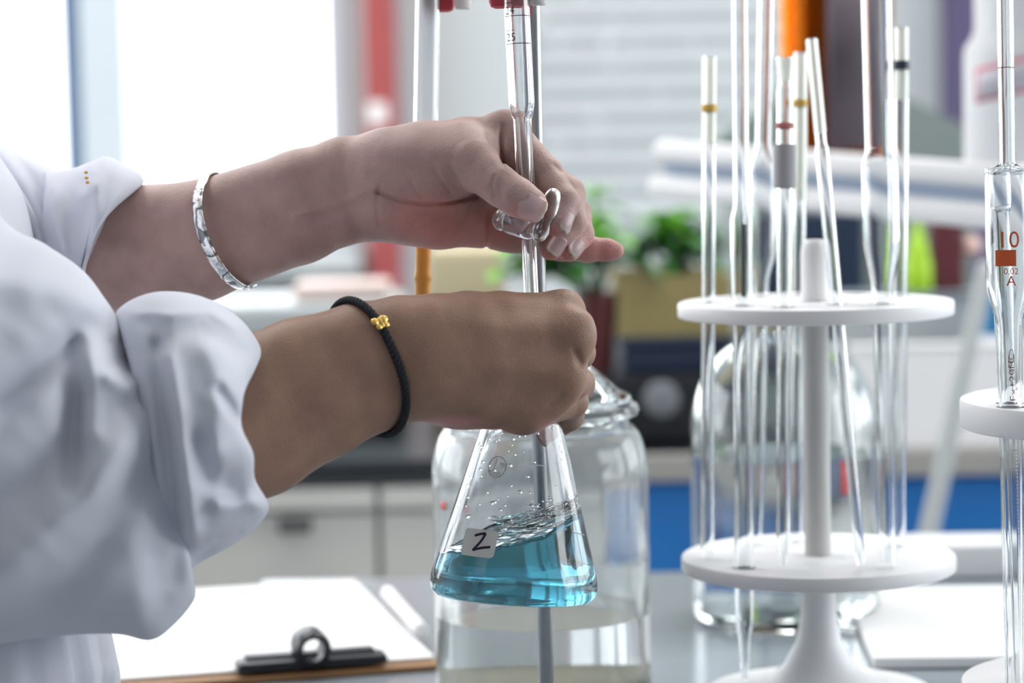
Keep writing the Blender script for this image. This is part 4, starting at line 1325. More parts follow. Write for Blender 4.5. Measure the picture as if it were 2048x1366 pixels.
def level(x, y):
    """height of the swirling liquid surface in mm; x right, y toward camera, both -1..1"""
    rr = math.hypot(x, y); th = math.atan2(y, x)
    h = 30.0 + 9.5 * x - 3.0 * y
    h += 6.0 * max(0, rr - 0.55) ** 2 * (1 + x) * 2.2
    h += 0.75 * math.sin(3 * th + 7 * rr) * rr + 0.5 * math.sin(7 * th - 11 * rr + 1.0) * rr + 0.3 * math.sin(15 * th + 19 * rr) * rr ** 2
    return h


NQ = 128
vs_, fs = [], []
bot = [(0.02, 2.7), (20, 2.55), (32.2, 2.3), (36.2, 2.85), (38.6, 4.5), (39.4, 7), (39.25, 10.2)]
for r, h in bot:
    for i in range(NQ):
        th = 2 * math.pi * i / NQ
        vs_.append(FB + FA * h / 1000 + (FX * math.cos(th) + FR * math.sin(th)) * r / 1000)
nb = len(bot)
for k in range(1, 11):
    for i in range(NQ):
        th = 2 * math.pi * i / NQ
        ht = level(math.sin(th), math.cos(th)) + 0.9
        h = 10.2 + (ht - 10.2) * k / 10
        vs_.append(fl_pt(th, h, 0.25, True))
nw = nb + 10
hedge = [level(math.sin(2 * math.pi * i / NQ), math.cos(2 * math.pi * i / NQ)) for i in range(NQ)]
rad = [0.985, 0.955, 0.92, 0.87, 0.82, 0.77, 0.71, 0.65, 0.59, 0.52, 0.45, 0.38, 0.30, 0.22, 0.14, 0.06]
for s in rad:
    for i in range(NQ):
        th = 2 * math.pi * i / NQ
        x_, y_ = s * math.sin(th), s * math.cos(th)
        h = level(x_, y_)
        rr = fl_r(hedge[i] + .9, True) + .25
        vs_.append(FB + FA * h / 1000 + (FX * math.cos(th) + FR * math.sin(th)) * rr * s / 1000)
tot = nw + len(rad)
for j in range(tot - 1):
    for i in range(NQ):
        fs.append((j * NQ + i, (j + 1) * NQ + i, (j + 1) * NQ + (i + 1) % NQ, j * NQ + (i + 1) % NQ))
fs.append(tuple(range(NQ))); fs.append(tuple((tot - 1) * NQ + i for i in range(NQ))[::-1])
lq = mesh_obj('blue_liquid', vs_, fs, M_LIQ, FK)
bm = bmesh.new(); bm.from_mesh(lq.data); bmesh.ops.recalc_face_normals(bm, faces=bm.faces); bm.to_mesh(lq.data); bm.free()

# swirl streaks thrown up the wall on the right
M_STREAK = glass_mat('water_streak', (1, 1, 1), 0.0, 1.333)
m = MB()
for k in range(85):
    ph0 = random.uniform(-0.5, 1.2); ln = random.uniform(0.25, 0.75)
    h0_ = 33 + 16 * (math.sin(max(ph0, -.3)) * .5 + .3) + random.uniform(-4, 6)
    pts = []
    for i in range(9):
        u = i / 8; ph = ph0 + ln * u
        pts.append(fl_pt(ph, min(h0_ + u * ln * 9 * (1 + math.sin(ph)) * .5 + .4 * math.sin(u * 9 + k), 58), -0.12, True))
    m.tube(pts, 0.0003, 6, radii=[0.00004 + 0.00056 * math.sin(math.pi * (i + .2) / 8.4) * random.uniform(.6, 1) for i in range(9)])
o = m.build('swirl_streaks', M_STREAK, FK); o['kind'] = 'stuff'
m = MB()
for k in range(95):
    ph = random.uniform(-1.25, 1.25); h = random.uniform(44, 97) if random.random() < .8 else random.uniform(36, 50)
    c = fl_pt(ph, h, -0.1, True); r = random.choice([.0004, .0005, .0006, .0008, .0010])
    m.ball(c, r * 1.25, r * .75, r, n=10)
o = m.build('water_drops', M_STREAK, FK); o['kind'] = 'stuff'

# sticker with handwritten Z
def patch_f(phi_c, h_c, w_mm, h_mm, rot, extra, name, mat, parent, corner=0.22):
    vs_, fs = [], []
    nu, nv = 14, 12
    for layer in (0.0, 0.12):
        for j in range(nv + 1):
            v = -1 + 2 * j / nv
            q_ = max(0, (abs(v) - (1 - corner)) / corner)
            hw_ = 1 - corner * .75 * (1 - math.sqrt(max(0, 1 - q_ * q_)))
            for i in range(nu + 1):
                u = (-1 + 2 * i / nu) * hw_
                X = u * w_mm / 2; Y = v * h_mm / 2
                Xr = X * math.cos(rot) - Y * math.sin(rot); Yr = X * math.sin(rot) + Y * math.cos(rot)
                h = h_c + Yr
                vs_.append(fl_pt(phi_c + Xr / fl_r(h), h, extra + layer))
    n1 = (nu + 1) * (nv + 1)
    for j in range(nv):
        for i in range(nu):
            q_ = j * (nu + 1) + i
            fs.append((n1 + q_, n1 + q_ + 1, n1 + q_ + nu + 2, n1 + q_ + nu + 1)); fs.append((q_, q_ + nu + 1, q_ + nu + 2, q_ + 1))
    return mesh_obj(name, vs_, fs, mat, parent)


def fl_px(px, py):
    """(phi, h) on the flask's front for an image position"""
    ph, h = 0.0, 45.0
    for _ in range(40):
        p = proj(fl_pt(ph, h))
        h = min(max(h + 0.6 * (p[1] - py) / 4.1, 5), 100)
        ph = min(max(ph + 0.6 * (px - p[0]) / (4.1 * fl_r(h) * max(math.cos(ph), .3)), -1.3), 1.3)
    return ph, h


sp, shh = fl_px(957, 1086)
stk = patch_f(sp, shh, 18.5, 12.8, -0.02, 0.10, 'sticker', pmat('paper_sticker', (0.78, 0.77, 0.72), 0.7), FK)
stk['label'] = 'pale paper sticker'
zpts = [(951, 1071), (962, 1068), (972, 1067), (962, 1083), (946, 1100), (962, 1096), (981, 1094)]
zs = []
zz_ = [fl_px(*p) for p in zpts]
zz_ = catmull(zz_[:3], 8).tolist() + catmull(zz_[2:5], 10).tolist() + catmull(zz_[4:], 8).tolist()
m = MB(); m.tube([fl_pt(ph, h, 0.20) for ph, h in zz_], 0.00062, 8)
m.build('letter_z', pmat('black_marker_ink', (0.012, 0.012, 0.03), 0.6), stk)
# white enamel emblem and gauge lines
M_ENAMEL = pmat('white_glass_enamel', (0.85, 0.86, 0.86), 0.5)
ep, eh = fl_px(994, 934)
def em(u, v): return fl_pt(ep + u / fl_r(eh + v), eh + v, 0.05)
m = MB(); m.tube([em(4.6 * math.cos(t), 5.0 * math.sin(t)) for t in np.linspace(0, 2 * math.pi, 41)], 0.00022, 6)
m.build('emblem_ring', pmat('grey_glass_enamel', (0.45, 0.46, 0.46), 0.5), FK)


def em_poly(pts, name='emblem'):
    n = len(pts); c = np.mean(pts, axis=0)
    vs_ = [em(*p) for p in pts] + [em(*c)]
    return mesh_obj(name, vs_, [(i, (i + 1) % n, n) for i in range(n)], M_ENAMEL, FK)


em_poly([(-.9, 4.4), (-.2, 3.6), (-1.6, -2.6), (-2.3, -2.4)])
em_poly([(4.2, .6), (4.0, 1.9), (2.6, 2.3), (.9, 1.8), (2.2, 1.2), (3.1, -.2), (3.8, -.6)])
em_poly([(-3.2, -3.1), (-1.4, -2.2), (.8, -2.0), (2.6, -2.6), (2.0, -3.8), (-.2, -4.5), (-2.0, -4.2)])
em_poly([(-4.2, -1.6), (-2.6, -1.5), (-2.3, -2.4), (-3.2, -2.7), (-4.0, -2.2)])
for (a0_, a1_) in (((1058, 929), (1092, 932)), ((1045, 1012), (1082, 1015)), ((1144, 1063), (1168, 1070))):
    q0 = fl_px(*a0_); q1 = fl_px(*a1_)
    m = MB(); m.tube([fl_pt(q0[0] + (q1[0] - q0[0]) * i / 8, q0[1] + (q1[1] - q0[1]) * i / 8, .05) for i in range(9)], 0.00022, 6)
    m.build('gauge_line', M_ENAMEL, FK)

# ================================================================== the person
# Bodies are grown as one smooth implicit surface from tapered bones (millimetres, camera-aligned axes).
def C3(px, py, dd):
    d = D0 * 1000 + dd
    return np.array([(px - 1024) / FPX * d, (py - 683) / FPX * d, dd])


def smin(a, b, k):
    h = np.maximum(k - np.abs(a - b), 0) / k
    return np.minimum(a, b) - h * h * k * 0.25


def bone(P, a, b, ra, rb):
    ab = b - a; L2 = float(ab @ ab)
    t = np.clip(((P - a) @ ab) / L2, 0, 1)
    q = P - (a + t[:, None] * ab)
    return np.sqrt((q * q).sum(1)) - (ra + (rb - ra) * t)


def ellip(P, c, r):
    q = (P - c) / r
    k0 = np.sqrt((q * q).sum(1)); k1 = np.sqrt(((q / r) ** 2).sum(1))
    return k0 * (k0 - 1) / np.maximum(k1, 1e-6)


def chain(P, J, k):
    d = None
    for (a, b) in zip(J[:-1], J[1:]):
        e = bone(P, C3(*a[:3]), C3(*b[:3]), a[3], b[3])
        d = e if d is None else smin(d, e, k)
    return d


def seg_dist2(X, Y, poly):
    best = None
    for (x0, y0), (x1, y1) in zip(poly[:-1], poly[1:]):
        dx, dy = x1 - x0, y1 - y0
        t = np.clip(((X - x0) * dx + (Y - y0) * dy) / (dx * dx + dy * dy), 0, 1)
        e = np.hypot(X - x0 - t * dx, Y - y0 - t * dy)
        best = e if best is None else np.minimum(best, e)
    return best


def creases(P, d, lst):
    depth = D0 * 1000 + P[:, 2]
    X = P[:, 0] / depth * FPX + 1024; Y = P[:, 1] / depth * FPX + 683
    near = d < 4
    if not near.any(): return d
    Xn, Yn, Zn = X[near], Y[near], P[near, 2]
    add = np.zeros(Xn.shape)
    for poly, w, amp, zmax in lst:
        add += np.where(Zn < zmax, 1.5 * amp * np.exp(-(seg_dist2(Xn, Yn, poly) / w) ** 2), 0)
    d = d.copy(); d[near] += add
    return d


class Hand:
    def __init__(s, palm, kp, thumb, fingers, blobs, crs, kf=6.0, kt=17.0):
        s.kt = kt
        s.palm, s.kp, s.thumb, s.fingers, s.blobs, s.crs, s.kf = palm, kp, thumb, fingers, blobs, crs, kf

    def __call__(s, P):
        d = None
        for J in s.palm:
            e = chain(P, J, 4.0)
            d = e if d is None else smin(d, e, s.kp)
        for c, r in s.blobs:
            d = smin(d, ellip(P, C3(*c), np.array(r, float)), s.kp)
        A = None; B = None
        for J in s.fingers:
            a = bone(P, C3(*J[0][:3]), C3(*J[1][:3]), J[0][3], J[1][3])
            b = chain(P, J, 2.2)
            A = a if A is None else np.minimum(A, a)
            B = b if B is None else smin(B, b, 0.7)
        d = smin(d, A, s.kf)
        T = chain(P, s.thumb, 3.0)
        Tp = bone(P, C3(*s.thumb[0][:3]), C3(*s.thumb[1][:3]), s.thumb[0][3], s.thumb[1][3])
        d = smin(d, Tp, s.kt)
        d = np.minimum(d, smin(B, T, 0.6))
        return creases(P, d, s.crs)


def surface_nets(f, lo, hi, h, block=16):
    lo = np.array(lo, float); n = np.ceil((np.array(hi) - lo) / h).astype(int) + 1
    n = ((n + block - 1) // block) * block
    vals = np.empty(n, np.float32)
    # coarse pass: one sample at each block centre
    bn = n // block
    g = np.stack(np.meshgrid(*[np.arange(k) for k in bn], indexing='ij'), -1).reshape(-1, 3)
    cen = lo + (g * block + (block - 1) / 2) * h
    dc = f(cen)
    half = block * h * 0.5 * math.sqrt(3) * 1.25 + 2
    act = np.abs(dc) < half
    vb = vals.reshape(bn[0], block, bn[1], block, bn[2], block)
    for (i, j, k), v in zip(g[~act], dc[~act]):
        vb[i, :, j, :, k, :] = v
    off = np.stack(np.meshgrid(*[np.arange(block)] * 3, indexing='ij'), -1).reshape(-1, 3) * h
    ga = g[act]
    for s in range(0, len(ga), 24):
        gs = ga[s:s + 24]
        P = (lo + gs[:, None, :] * block * h + off[None]).reshape(-1, 3)
        D = f(P).reshape(len(gs), block, block, block)
        for q, (i, j, k) in enumerate(gs):
            vb[i, :, j, :, k, :] = D[q]
    S = vals < 0
    cnt = np.zeros(np.array(n) - 1, np.int8)
    sl = lambda d: tuple(slice(e, n[a] - 1 + e) for a, e in enumerate(d))
    corners = [(x, y, z) for x in (0, 1) for y in (0, 1) for z in (0, 1)]
    for c in corners: cnt += S[sl(c)]
    mixed = (cnt > 0) & (cnt < 8)
    idx = np.argwhere(mixed)
    ids = -np.ones(cnt.shape, np.int64); ids[mixed] = np.arange(len(idx))
    acc = np.zeros((len(idx), 3)); m = np.zeros(len(idx))
    cv = {c: vals[idx[:, 0] + c[0], idx[:, 1] + c[1], idx[:, 2] + c[2]] for c in corners}
    for c in corners:
        for ax in range(3):
            if c[ax] == 0:
                c2 = list(c); c2[ax] = 1; c2 = tuple(c2)
                a, b = cv[c], cv[c2]
                cross = (a < 0) != (b < 0)
                t = np.where(cross, a / np.where(a == b, 1, a - b), 0)
                p = np.tile(np.array(c, float), (len(idx), 1)); p[:, ax] += t
                acc[cross] += p[cross]; m[cross] += 1
    V = lo + (idx + acc / m[:, None]) * h
    F = []
    for ax in range(3):
        u, w_ = [(1, 2), (2, 0), (0, 1)][ax]
        a = [slice(1, n[q] - 1) for q in range(3)]; a[ax] = slice(0, n[ax] - 1)
        b = list(a); b[ax] = slice(1, n[ax])
        s0 = S[tuple(a)]; s1 = S[tuple(b)]
        e = np.argwhere(s0 != s1)
        flip = s0[e[:, 0], e[:, 1], e[:, 2]]
        base = e.copy()
        for q in range(3):
            if q != ax: base[:, q] += 1
        def cell(du, dw):
            c = base.copy(); c[:, u] -= du; c[:, w_] -= dw
            return ids[c[:, 0], c[:, 1], c[:, 2]]
        q = np.stack([cell(1, 1), cell(0, 1), cell(0, 0), cell(1, 0)], 1)
        q[~flip] = q[~flip][:, ::-1]
        F.append(q)
    F = np.concatenate(F)
    F = F[(F >= 0).all(1)]
    return V, F


def to_world(V):
    d = D0 * 1000 + V[:, 2]
    loc = np.stack([V[:, 0], -V[:, 1], -d], 1) / 1000
    R_ = np.array(RCAM)
    return loc @ R_.T + np.array(CAM)


# ---- left arm (upper one in the picture): thumb in front of the burette, fingers round the stopcock
L_HAND = Hand(
    palm=[
        [(-190, 570, 110, 34), (200, 478, 60, 26.5), (400, 456, 48, 23.5), (600, 381, 40, 20), (690, 348, 36, 18.2), (765, 338, 34, 17.2), (850, 299, 32, 13.4), (930, 279, 30, 10.6), (1012, 266, 28, 9.3)],
        [(-190, 590, 110, 34), (200, 528, 60, 26), (400, 508, 48, 23.5), (600, 446, 40, 20), (690, 415, 36, 18), (765, 402, 34, 17), (850, 372, 36, 14), (1036, 318, 40, 9.6)],
        [(765, 402, 34, 17), (900, 402, 38, 13.5), (1042, 388, 46, 9.6)],
        [(765, 404, 34, 17), (880, 440, 36, 13), (1018, 463, 47, 9.5)],
        [(770, 335, 28, 17), (850, 322, 22, 15.5), (930, 297, 18, 11.5), (975, 292, 18, 7)],
    ],
    kp=8.0,
    thumb=[(800, 350, 20, 16.5), (945, 328, 2, 12.6), (1003, 374, -13, 9.3), (1034, 394, -18, 9.0), (1060, 409, -20, 8.3)],
    fingers=[
        [(1012, 264, 28, 9.8), (1092, 350, 12, 8.6), (1128, 405, -2, 7.6), (1117, 448, -10, 6.4)],
        [(1036, 316, 40, 9.8), (1137, 388, 27, 8.3), (1142, 440, 10, 7.3), (1102, 495, 5, 6.3)],
        [(1042, 386, 46, 9.6), (1150, 430, 37, 8.1), (1158, 468, 20, 7.2), (1138, 499, 11, 6.1)],
        [(1018, 462, 48, 9.4), (1120, 492, 52, 7.4), (1175, 498, 54, 6.6), (1215, 500, 55, 5.6), (1231, 502, 55, 4.3)],
    ],
    blobs=[((838, 358, 17), (24, 12.5, 13)), ((860, 432, 30), (25, 14.5, 15)), ((1005, 262, 24), (7, 7, 7))],
    crs=[
        ([(757, 385), (800, 400), (850, 408), (900, 405), (950, 394)], 5, 1.35, 40),
        ([(760, 372), (754, 410), (760, 450)], 5, 0.28, 40),
        ([(976, 420), (975, 470), (972, 500)], 4, 0.8, 60),
        ([(945, 405), (925, 440), (905, 470)], 4, 0.45, 60),
        ([(1004, 252), (1000, 285), (1006, 330)], 4, 0.9, 40),
        ([(975, 270), (985, 300), (1000, 330)], 4, 0.35, 40),
        ([(990, 352), (984, 372), (990, 392)], 3.5, 0.35, 10),
        ([(1003, 346), (997, 368), (1003, 392)], 3.5, 0.30, 10),
        ([(893, 318), (915, 352), (932, 380)], 4, 0.24, 30),
        ([(862, 322), (880, 356), (902, 386)], 4, 0.28, 30),
        ([(838, 330), (852, 362), (876, 392)], 4, 0.12, 30),
        ([(812, 338), (824, 366), (842, 392)], 4, 0.26, 30),
        ([(790, 345), (800, 368), (812, 388)], 4, 0.10, 30),
        ([(1108, 330), (1122, 344)], 4, 0.5, 60),
        ([(590, 430), (680, 405), (750, 378)], 9, -0.5, 40),
    ])
# ---- right arm (lower one): fist round the flask's neck, back of the hand to the camera
R_HAND = Hand(
    palm=[
        [(-80, 985, -95, 36), (250, 885, -75, 29), (483, 790, -57, 26), (600, 738, -50, 23.5), (722, 694, -45, 20.6), (800, 673, -43, 18.6), (868, 666, -41, 17.6), (935, 642, -36, 13.3), (1000, 634, -31, 11.5), (1126, 623, -20, 9.2)],
        [(-80, 1075, -95, 36), (250, 975, -75, 29), (517, 880, -57, 26), (640, 816, -50, 23.5), (752, 771, -45, 20.8), (815, 752, -43, 18.8), (868, 746, -41, 18.2), (960, 690, -42, 13), (1135, 671, -36, 9.4)],
        [(868, 715, -41, 17.5), (980, 728, -42, 12.6), (1126, 752, -37, 9.2)],
        [(868, 746, -41, 18), (950, 780, -38, 13), (1046, 824, -35, 9.4)],
    ],
    kp=15.0,
    thumb=[(890, 690, -28, 15), (965, 668, 2, 10.5), (975, 705, 28, 9), (1012, 735, 33, 8)],
    fingers=[
        [(1126, 623, -20, 9.6), (1155, 652, 16, 8), (1110, 668, 34, 7), (1070, 680, 34, 6.2)],
        [(1135, 671, -36, 9.5), (1156, 705, 4, 8.3), (1120, 722, 30, 7.2), (1070, 730, 34, 6.3)],
        [(1126, 752, -37, 9.6), (1154, 768, 0, 8.4), (1118, 785, 30, 7.2), (1070, 795, 34, 6.2)],
        [(1046, 824, -35, 9.4), (1143, 803, -8, 7.9), (1138, 832, 18, 7.2), (1102, 860, 28, 6.2)],
    ],
    blobs=[((955, 790, -30), (22, 13, 12)), ((905, 800, -22), (11, 9, 9)), ((1158, 668, -38), (5, 7, 4)), ((1098, 786, -37), (10, 10, 6))],
    crs=[
        ([(980, 852), (1020, 835), (1040, 828)], 4, 0.35, 0),
        ([(1000, 860), (1030, 842), (1060, 832)], 4, 0.35, 0),
        ([(930, 645), (1030, 652), (1150, 668)], 24, -0.55, -10),
        ([(930, 730), (1020, 738), (1120, 750)], 22, -0.45, -10),
        ([(960, 600), (1050, 602), (1130, 612)], 16, -0.3, -10),
        ([(1150, 700), (1156, 716), (1160, 728)], 8, 0.8, -10),
        ([(1120, 790), (1100, 808)], 9, 0.4, -10),
    ])


def bounds(H, extra=34):
    J = [C3(*j[:3]) for c in H.palm + H.fingers + [H.thumb] for j in c if j[0] > -30]
    J = np.array(J)
    return J.min(0) - extra, J.max(0) + extra


def skin_color(V, hand):
    """pigment: palms and finger pads are pinker and paler, backs browner"""
    d = D0 * 1000 + V[:, 2]
    X = V[:, 0] / d * FPX + 1024; Y = V[:, 1] / d * FPX + 683
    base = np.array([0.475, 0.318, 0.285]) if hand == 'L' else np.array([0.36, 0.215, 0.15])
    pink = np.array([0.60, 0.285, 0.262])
    w = np.zeros(len(V))
    spots = ([(860, 440, 85, 55), (970, 460, 70, 50), (900, 470, 90, 40), (1060, 430, 45, 28), (1100, 505, 30, 22), (1138, 510, 22, 18), (1105, 465, 20, 16), (1205, 500, 70, 32)]
             if hand == 'L' else [(905, 845, 60, 14), (1098, 866, 26, 24), (960, 868, 70, 12)])
    for (cx, cy, rx, ry) in spots:
        w = np.maximum(w, np.exp(-(((X - cx) / rx) ** 2 + ((Y - cy) / ry) ** 2) ** 1.5))
    return base + (pink - base) * w[:, None]


def nail_mesh(f, c, axis, normal, wid, ln, name=None):
    """curved nail plate snapped on the surface f"""
    c = np.array(c); a = np.array(axis, float); a /= np.linalg.norm(a)
    n = np.array(normal, float); n -= a * (n @ a); n /= np.linalg.norm(n)
    s = np.cross(a, n)
    NU, NV = 12, 12
    P = []
    for j in range(NV + 1):
        v = -1 + 2 * j / NV
        hw_ = 1.0
        if v > 0.55: hw_ = math.sqrt(max(0, 1 - ((v - 0.55) / 0.46) ** 2)) * 0.9 + 0.1
        if v < -0.5: hw_ = math.sqrt(max(0, 1 - ((-v - 0.5) / 0.52) ** 2)) * 0.75 + 0.25
        for i in range(NU + 1):
            u = (-1 + 2 * i / NU) * hw_
            P.append(c + a * v * ln / 2 + s * u * wid / 2 + n * 9)
    P = np.array(P)
    for _ in range(40):
        P = P - n * np.clip(f(P) - 0.0, -2, 2)[:, None] * 0.8
    # smooth plate along its length, lift it slightly; free edge slightly proud
    G = P.reshape(NV + 1, NU + 1, 3)
    hgt = (G - c) @ n
    mh = np.median(hgt[3:9, 3:10]); hgt0 = hgt; hgt = np.clip(hgt, mh - 3.0, mh + 1.2)
    G = G + (hgt - hgt0)[..., None] * n
    prof = hgt.mean(0)
    mid = hgt[:, NU // 2].mean()
    for j in range(NV + 1):
        v = -1 + 2 * j / NV
        tgt = 0.55 * hgt[j] + 0.45 * prof
        tgt = np.maximum(tgt, hgt[j] - 0.1) + 0.22 + 0.25 * max(0, v - .6)
        edge = np.abs(np.linspace(-1, 1, NU + 1)) ** 6 * 0.30
        G[j] += ((tgt - edge) - hgt[j])[:, None] * n
    V = G.reshape(-1, 3); F = []
    for j in range(NV):
        for i in range(NU):
            q = j * (NU + 1) + i
            F.append((q, q + 1, q + NU + 2, q + NU + 1))
    # rim going into the skin
    per = [i for i in range(NU + 1)] + [(j * (NU + 1) + NU) for j in range(1, NV + 1)] + [NV * (NU + 1) + i for i in range(NU - 1, -1, -1)] + [j * (NU + 1) for j in range(NV - 1, 0, -1)]
    b = len(V)
    V = np.concatenate([V, V[per] - n * 0.9])
    k = len(per)
    for i in range(k):
        F.append((per[i], b + i, b + (i + 1) % k, per[(i + 1) % k]))
    return V, F


allV, allF, allC, fm = [], [], [], []
cnt = 0


def put(V, F, Cc, mi):
    global cnt
    allV.append(to_world(V)); allC.append(Cc)
    for f in F: allF.append(tuple(int(i) + cnt for i in f)); fm.append(mi)
    cnt += len(V)


HS = 0.85
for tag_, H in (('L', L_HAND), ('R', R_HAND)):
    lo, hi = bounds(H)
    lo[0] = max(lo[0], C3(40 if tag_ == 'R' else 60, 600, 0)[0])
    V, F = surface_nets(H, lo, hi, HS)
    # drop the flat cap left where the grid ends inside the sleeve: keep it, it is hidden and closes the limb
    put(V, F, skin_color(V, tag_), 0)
NAILC = np.array([0.56, 0.34, 0.33])
NAILS = [
    (L_HAND, (1064, 411, -28), (C3(1094, 424, -22) - C3(1040, 398, -18)), (0.12, -0.22, -1.0), 12.5, 13.5),
    (L_HAND, (1131, 446, -12), (C3(1117, 455, -11) - C3(1130, 400, -2)), (0.92, 0.1, -0.50), 9.0, 10.5),
    (L_HAND, (1116, 492, 0), (C3(1099, 504, 4) - C3(1142, 440, 10)), (0.92, 0.25, -0.50), 9.0, 10.0),
    (L_HAND, (1150, 496, 8), (C3(1135, 509, 9) - C3(1158, 465, 20)), (0.92, 0.2, -0.48), 8.6, 10.0),
]
for H, c, ax, nr_, wd, ln in NAILS:
    V, F = nail_mesh(H, C3(*c), ax, nr_, wd, ln)
    Cc = np.tile(NAILC * (1.35 if wd > 12 else 1.0), (len(V), 1))
    nv = 13
    for j in (11, 12):
        Cc[j * nv:(j + 1) * nv] = (0.70, 0.58, 0.50)
    put(V, F, Cc, 1)
# free nail edge of the little fingertip behind the glass
V, F = nail_mesh(R_HAND, C3(1098, 870, 33), C3(1100, 868, 28) - C3(1132, 838, 20), (-0.1, 0.2, 1.0), 8.5, 10.0)
put(V, F, np.tile(NAILC, (len(V), 1)), 1)

# trunk, shoulders and upper arms (inside the coat), coarser
SHR, SHL = (-330, -190, -150), (-400, -160, 215)
TORSO = [
    [SHR + (38,), (-240, 420, -135, 33), (-60, 1020, -95, 32), (60, 985, -88, 32)],
    [SHL + (38,), (-330, 250, 180, 33), (-190, 575, 115, 31), (80, 505, 80, 27)],
]


def torso_f(P):
    d = smin(chain(P, TORSO[0], 10), chain(P, TORSO[1], 10), 20)
    d = smin(d, bone(P, C3(*SHR), C3(*SHL), 38, 38), 30)
    q = P - C3(-380, 700, 40)
    d = smin(d, ellip(P, C3(-380, 250, 40), np.array([58, 150, 105.])), 30)
    d = smin(d, ellip(P, C3(-380, 1000, 40), np.array([68, 190, 95.])), 30)
    d = smin(d, bone(P, C3(-385, -220, 40), C3(-360, -600, 40), 50, 46), 30)
    # head (above the picture): skull, jaw, nose, ears
    d = smin(d, ellip(P, C3(-350, -900, 40), np.array([92., 104., 74.])), 20)
    d = smin(d, ellip(P, C3(-190, -720, 40), np.array([48., 62., 50.])), 26)
    d = smin(d, bone(P, C3(36, -905, 40), C3(72, -800, 40), 8, 12), 10)
    d = smin(d, ellip(P, C3(22, -690, 40), np.array([12., 9., 24.])), 8)
    for s_ in (-1, 1):
        d = smin(d, ellip(P, C3(-330, -830, 40 + s_ * 74), np.array([16., 28., 9.])), 6)
        d = -smin(-d, ellip(P, C3(40, -880, 40 + s_ * 32), np.array([14., 10., 15.])), 8)
    return d


V, F = surface_nets(torso_f, C3(-900, -1500, -260) - 40, C3(120, 1800, 330) + 40, 5.0)
put(V, F, np.tile(np.array([0.46, 0.29, 0.23]), (len(V), 1)), 0)


def skin_mat(nail=False):
    m, nt, b = new_mat('fingernail' if nail else 'skin')
    at = nt.nodes.new('ShaderNodeAttribute'); at.attribute_name = 'pigment'
    tc = nt.nodes.new('ShaderNodeTexCoord')
    n = nt.nodes.new('ShaderNodeTexNoise'); n.inputs['Scale'].default_value = 55; n.inputs['Detail'].default_value = 6
    nt.links.new(tc.outputs['Object'], n.inputs['Vector'])
    mx = nt.nodes.new('ShaderNodeMix'); mx.data_type = 'RGBA'; mx.blend_type = 'MULTIPLY'
    rp_ = nt.nodes.new('ShaderNodeValToRGB')
    rp_.color_ramp.elements[0].color = (0.84, 0.80, 0.79, 1); rp_.color_ramp.elements[1].color = (1.12, 1.10, 1.10, 1)
    rp_.color_ramp.elements[0].position = 0.3; rp_.color_ramp.elements[1].position = 0.7
    nt.links.new(n.outputs['Fac'], rp_.inputs[0])
    mx.inputs[0].default_value = 0.0 if nail else 1.0
    nt.links.new(at.outputs['Color'], mx.inputs[6]); nt.links.new(rp_.outputs[0], mx.inputs[7])
    nt.links.new(mx.outputs[2], b.inputs['Base Color'])
    b.inputs['Roughness'].default_value = 0.30 if nail else 0.52
    b.inputs['Specular IOR Level'].default_value = 0.45
    b.inputs['Subsurface Weight'].default_value = 0.25
    b.inputs['Subsurface Radius'].default_value = (1.0, 0.35, 0.2)
    b.inputs['Subsurface Scale'].default_value = 0.004
    if not nail:
        v = nt.nodes.new('ShaderNodeTexVoronoi'); v.inputs['Scale'].default_value = 950
        n2 = nt.nodes.new('ShaderNodeTexNoise'); n2.inputs['Scale'].default_value = 700
        nt.links.new(tc.outputs['Object'], v.inputs['Vector']); nt.links.new(tc.outputs['Object'], n2.inputs['Vector'])
        ad = nt.nodes.new('ShaderNodeMath'); ad.operation = 'ADD'
        nt.links.new(v.outputs['Distance'], ad.inputs[0]); nt.links.new(n2.outputs['Fac'], ad.inputs[1])
        bp = nt.nodes.new('ShaderNodeBump'); bp.inputs['Strength'].default_value = 0.22; bp.inputs['Distance'].default_value = 0.0006
        nt.links.new(ad.outputs[0], bp.inputs['Height']); nt.links.new(bp.outputs['Normal'], b.inputs['Normal'])
    return m


PV = np.concatenate(allV); PC = np.concatenate(allC)
me = bpy.data.meshes.new('person')
me.from_pydata(PV.tolist(), [], allF)
me.update()
me.materials.append(skin_mat()); me.materials.append(skin_mat(True))
me.polygons.foreach_set('material_index', fm)
me.polygons.foreach_set('use_smooth', [True] * len(me.polygons))
ca = me.attributes.new('pigment', 'FLOAT_COLOR', 'POINT')
ca.data.foreach_set('color', np.concatenate([PC, np.ones((len(PC), 1))], 1).astype(np.float32).ravel())
PERSON = bpy.data.objects.new('person', me); col.objects.link(PERSON)
tag(PERSON, 'person in white coat turning a burette stopcock and holding a flask', 'person')

def hair_f(P):
    d = ellip(P, C3(-385, -930, 40), np.array([100., 104., 84.]))
    d = smin(d, ellip(P, C3(-790, -900, 40), np.array([46., 46., 44.])), 12)
    face = ellip(P, C3(20, -780, 40), np.array([88., 100., 70.]))
    return -smin(-d, face, 6)


Vh, Fh = surface_nets(hair_f, C3(-1200, -1800, -90), C3(150, -400, 170), 5.0)
hair = mesh_obj('hair', to_world(Vh).tolist(), Fh.tolist(), pmat('black_hair', (0.012, 0.010, 0.010), 0.45, bump=0.5, bscale=300), PERSON)

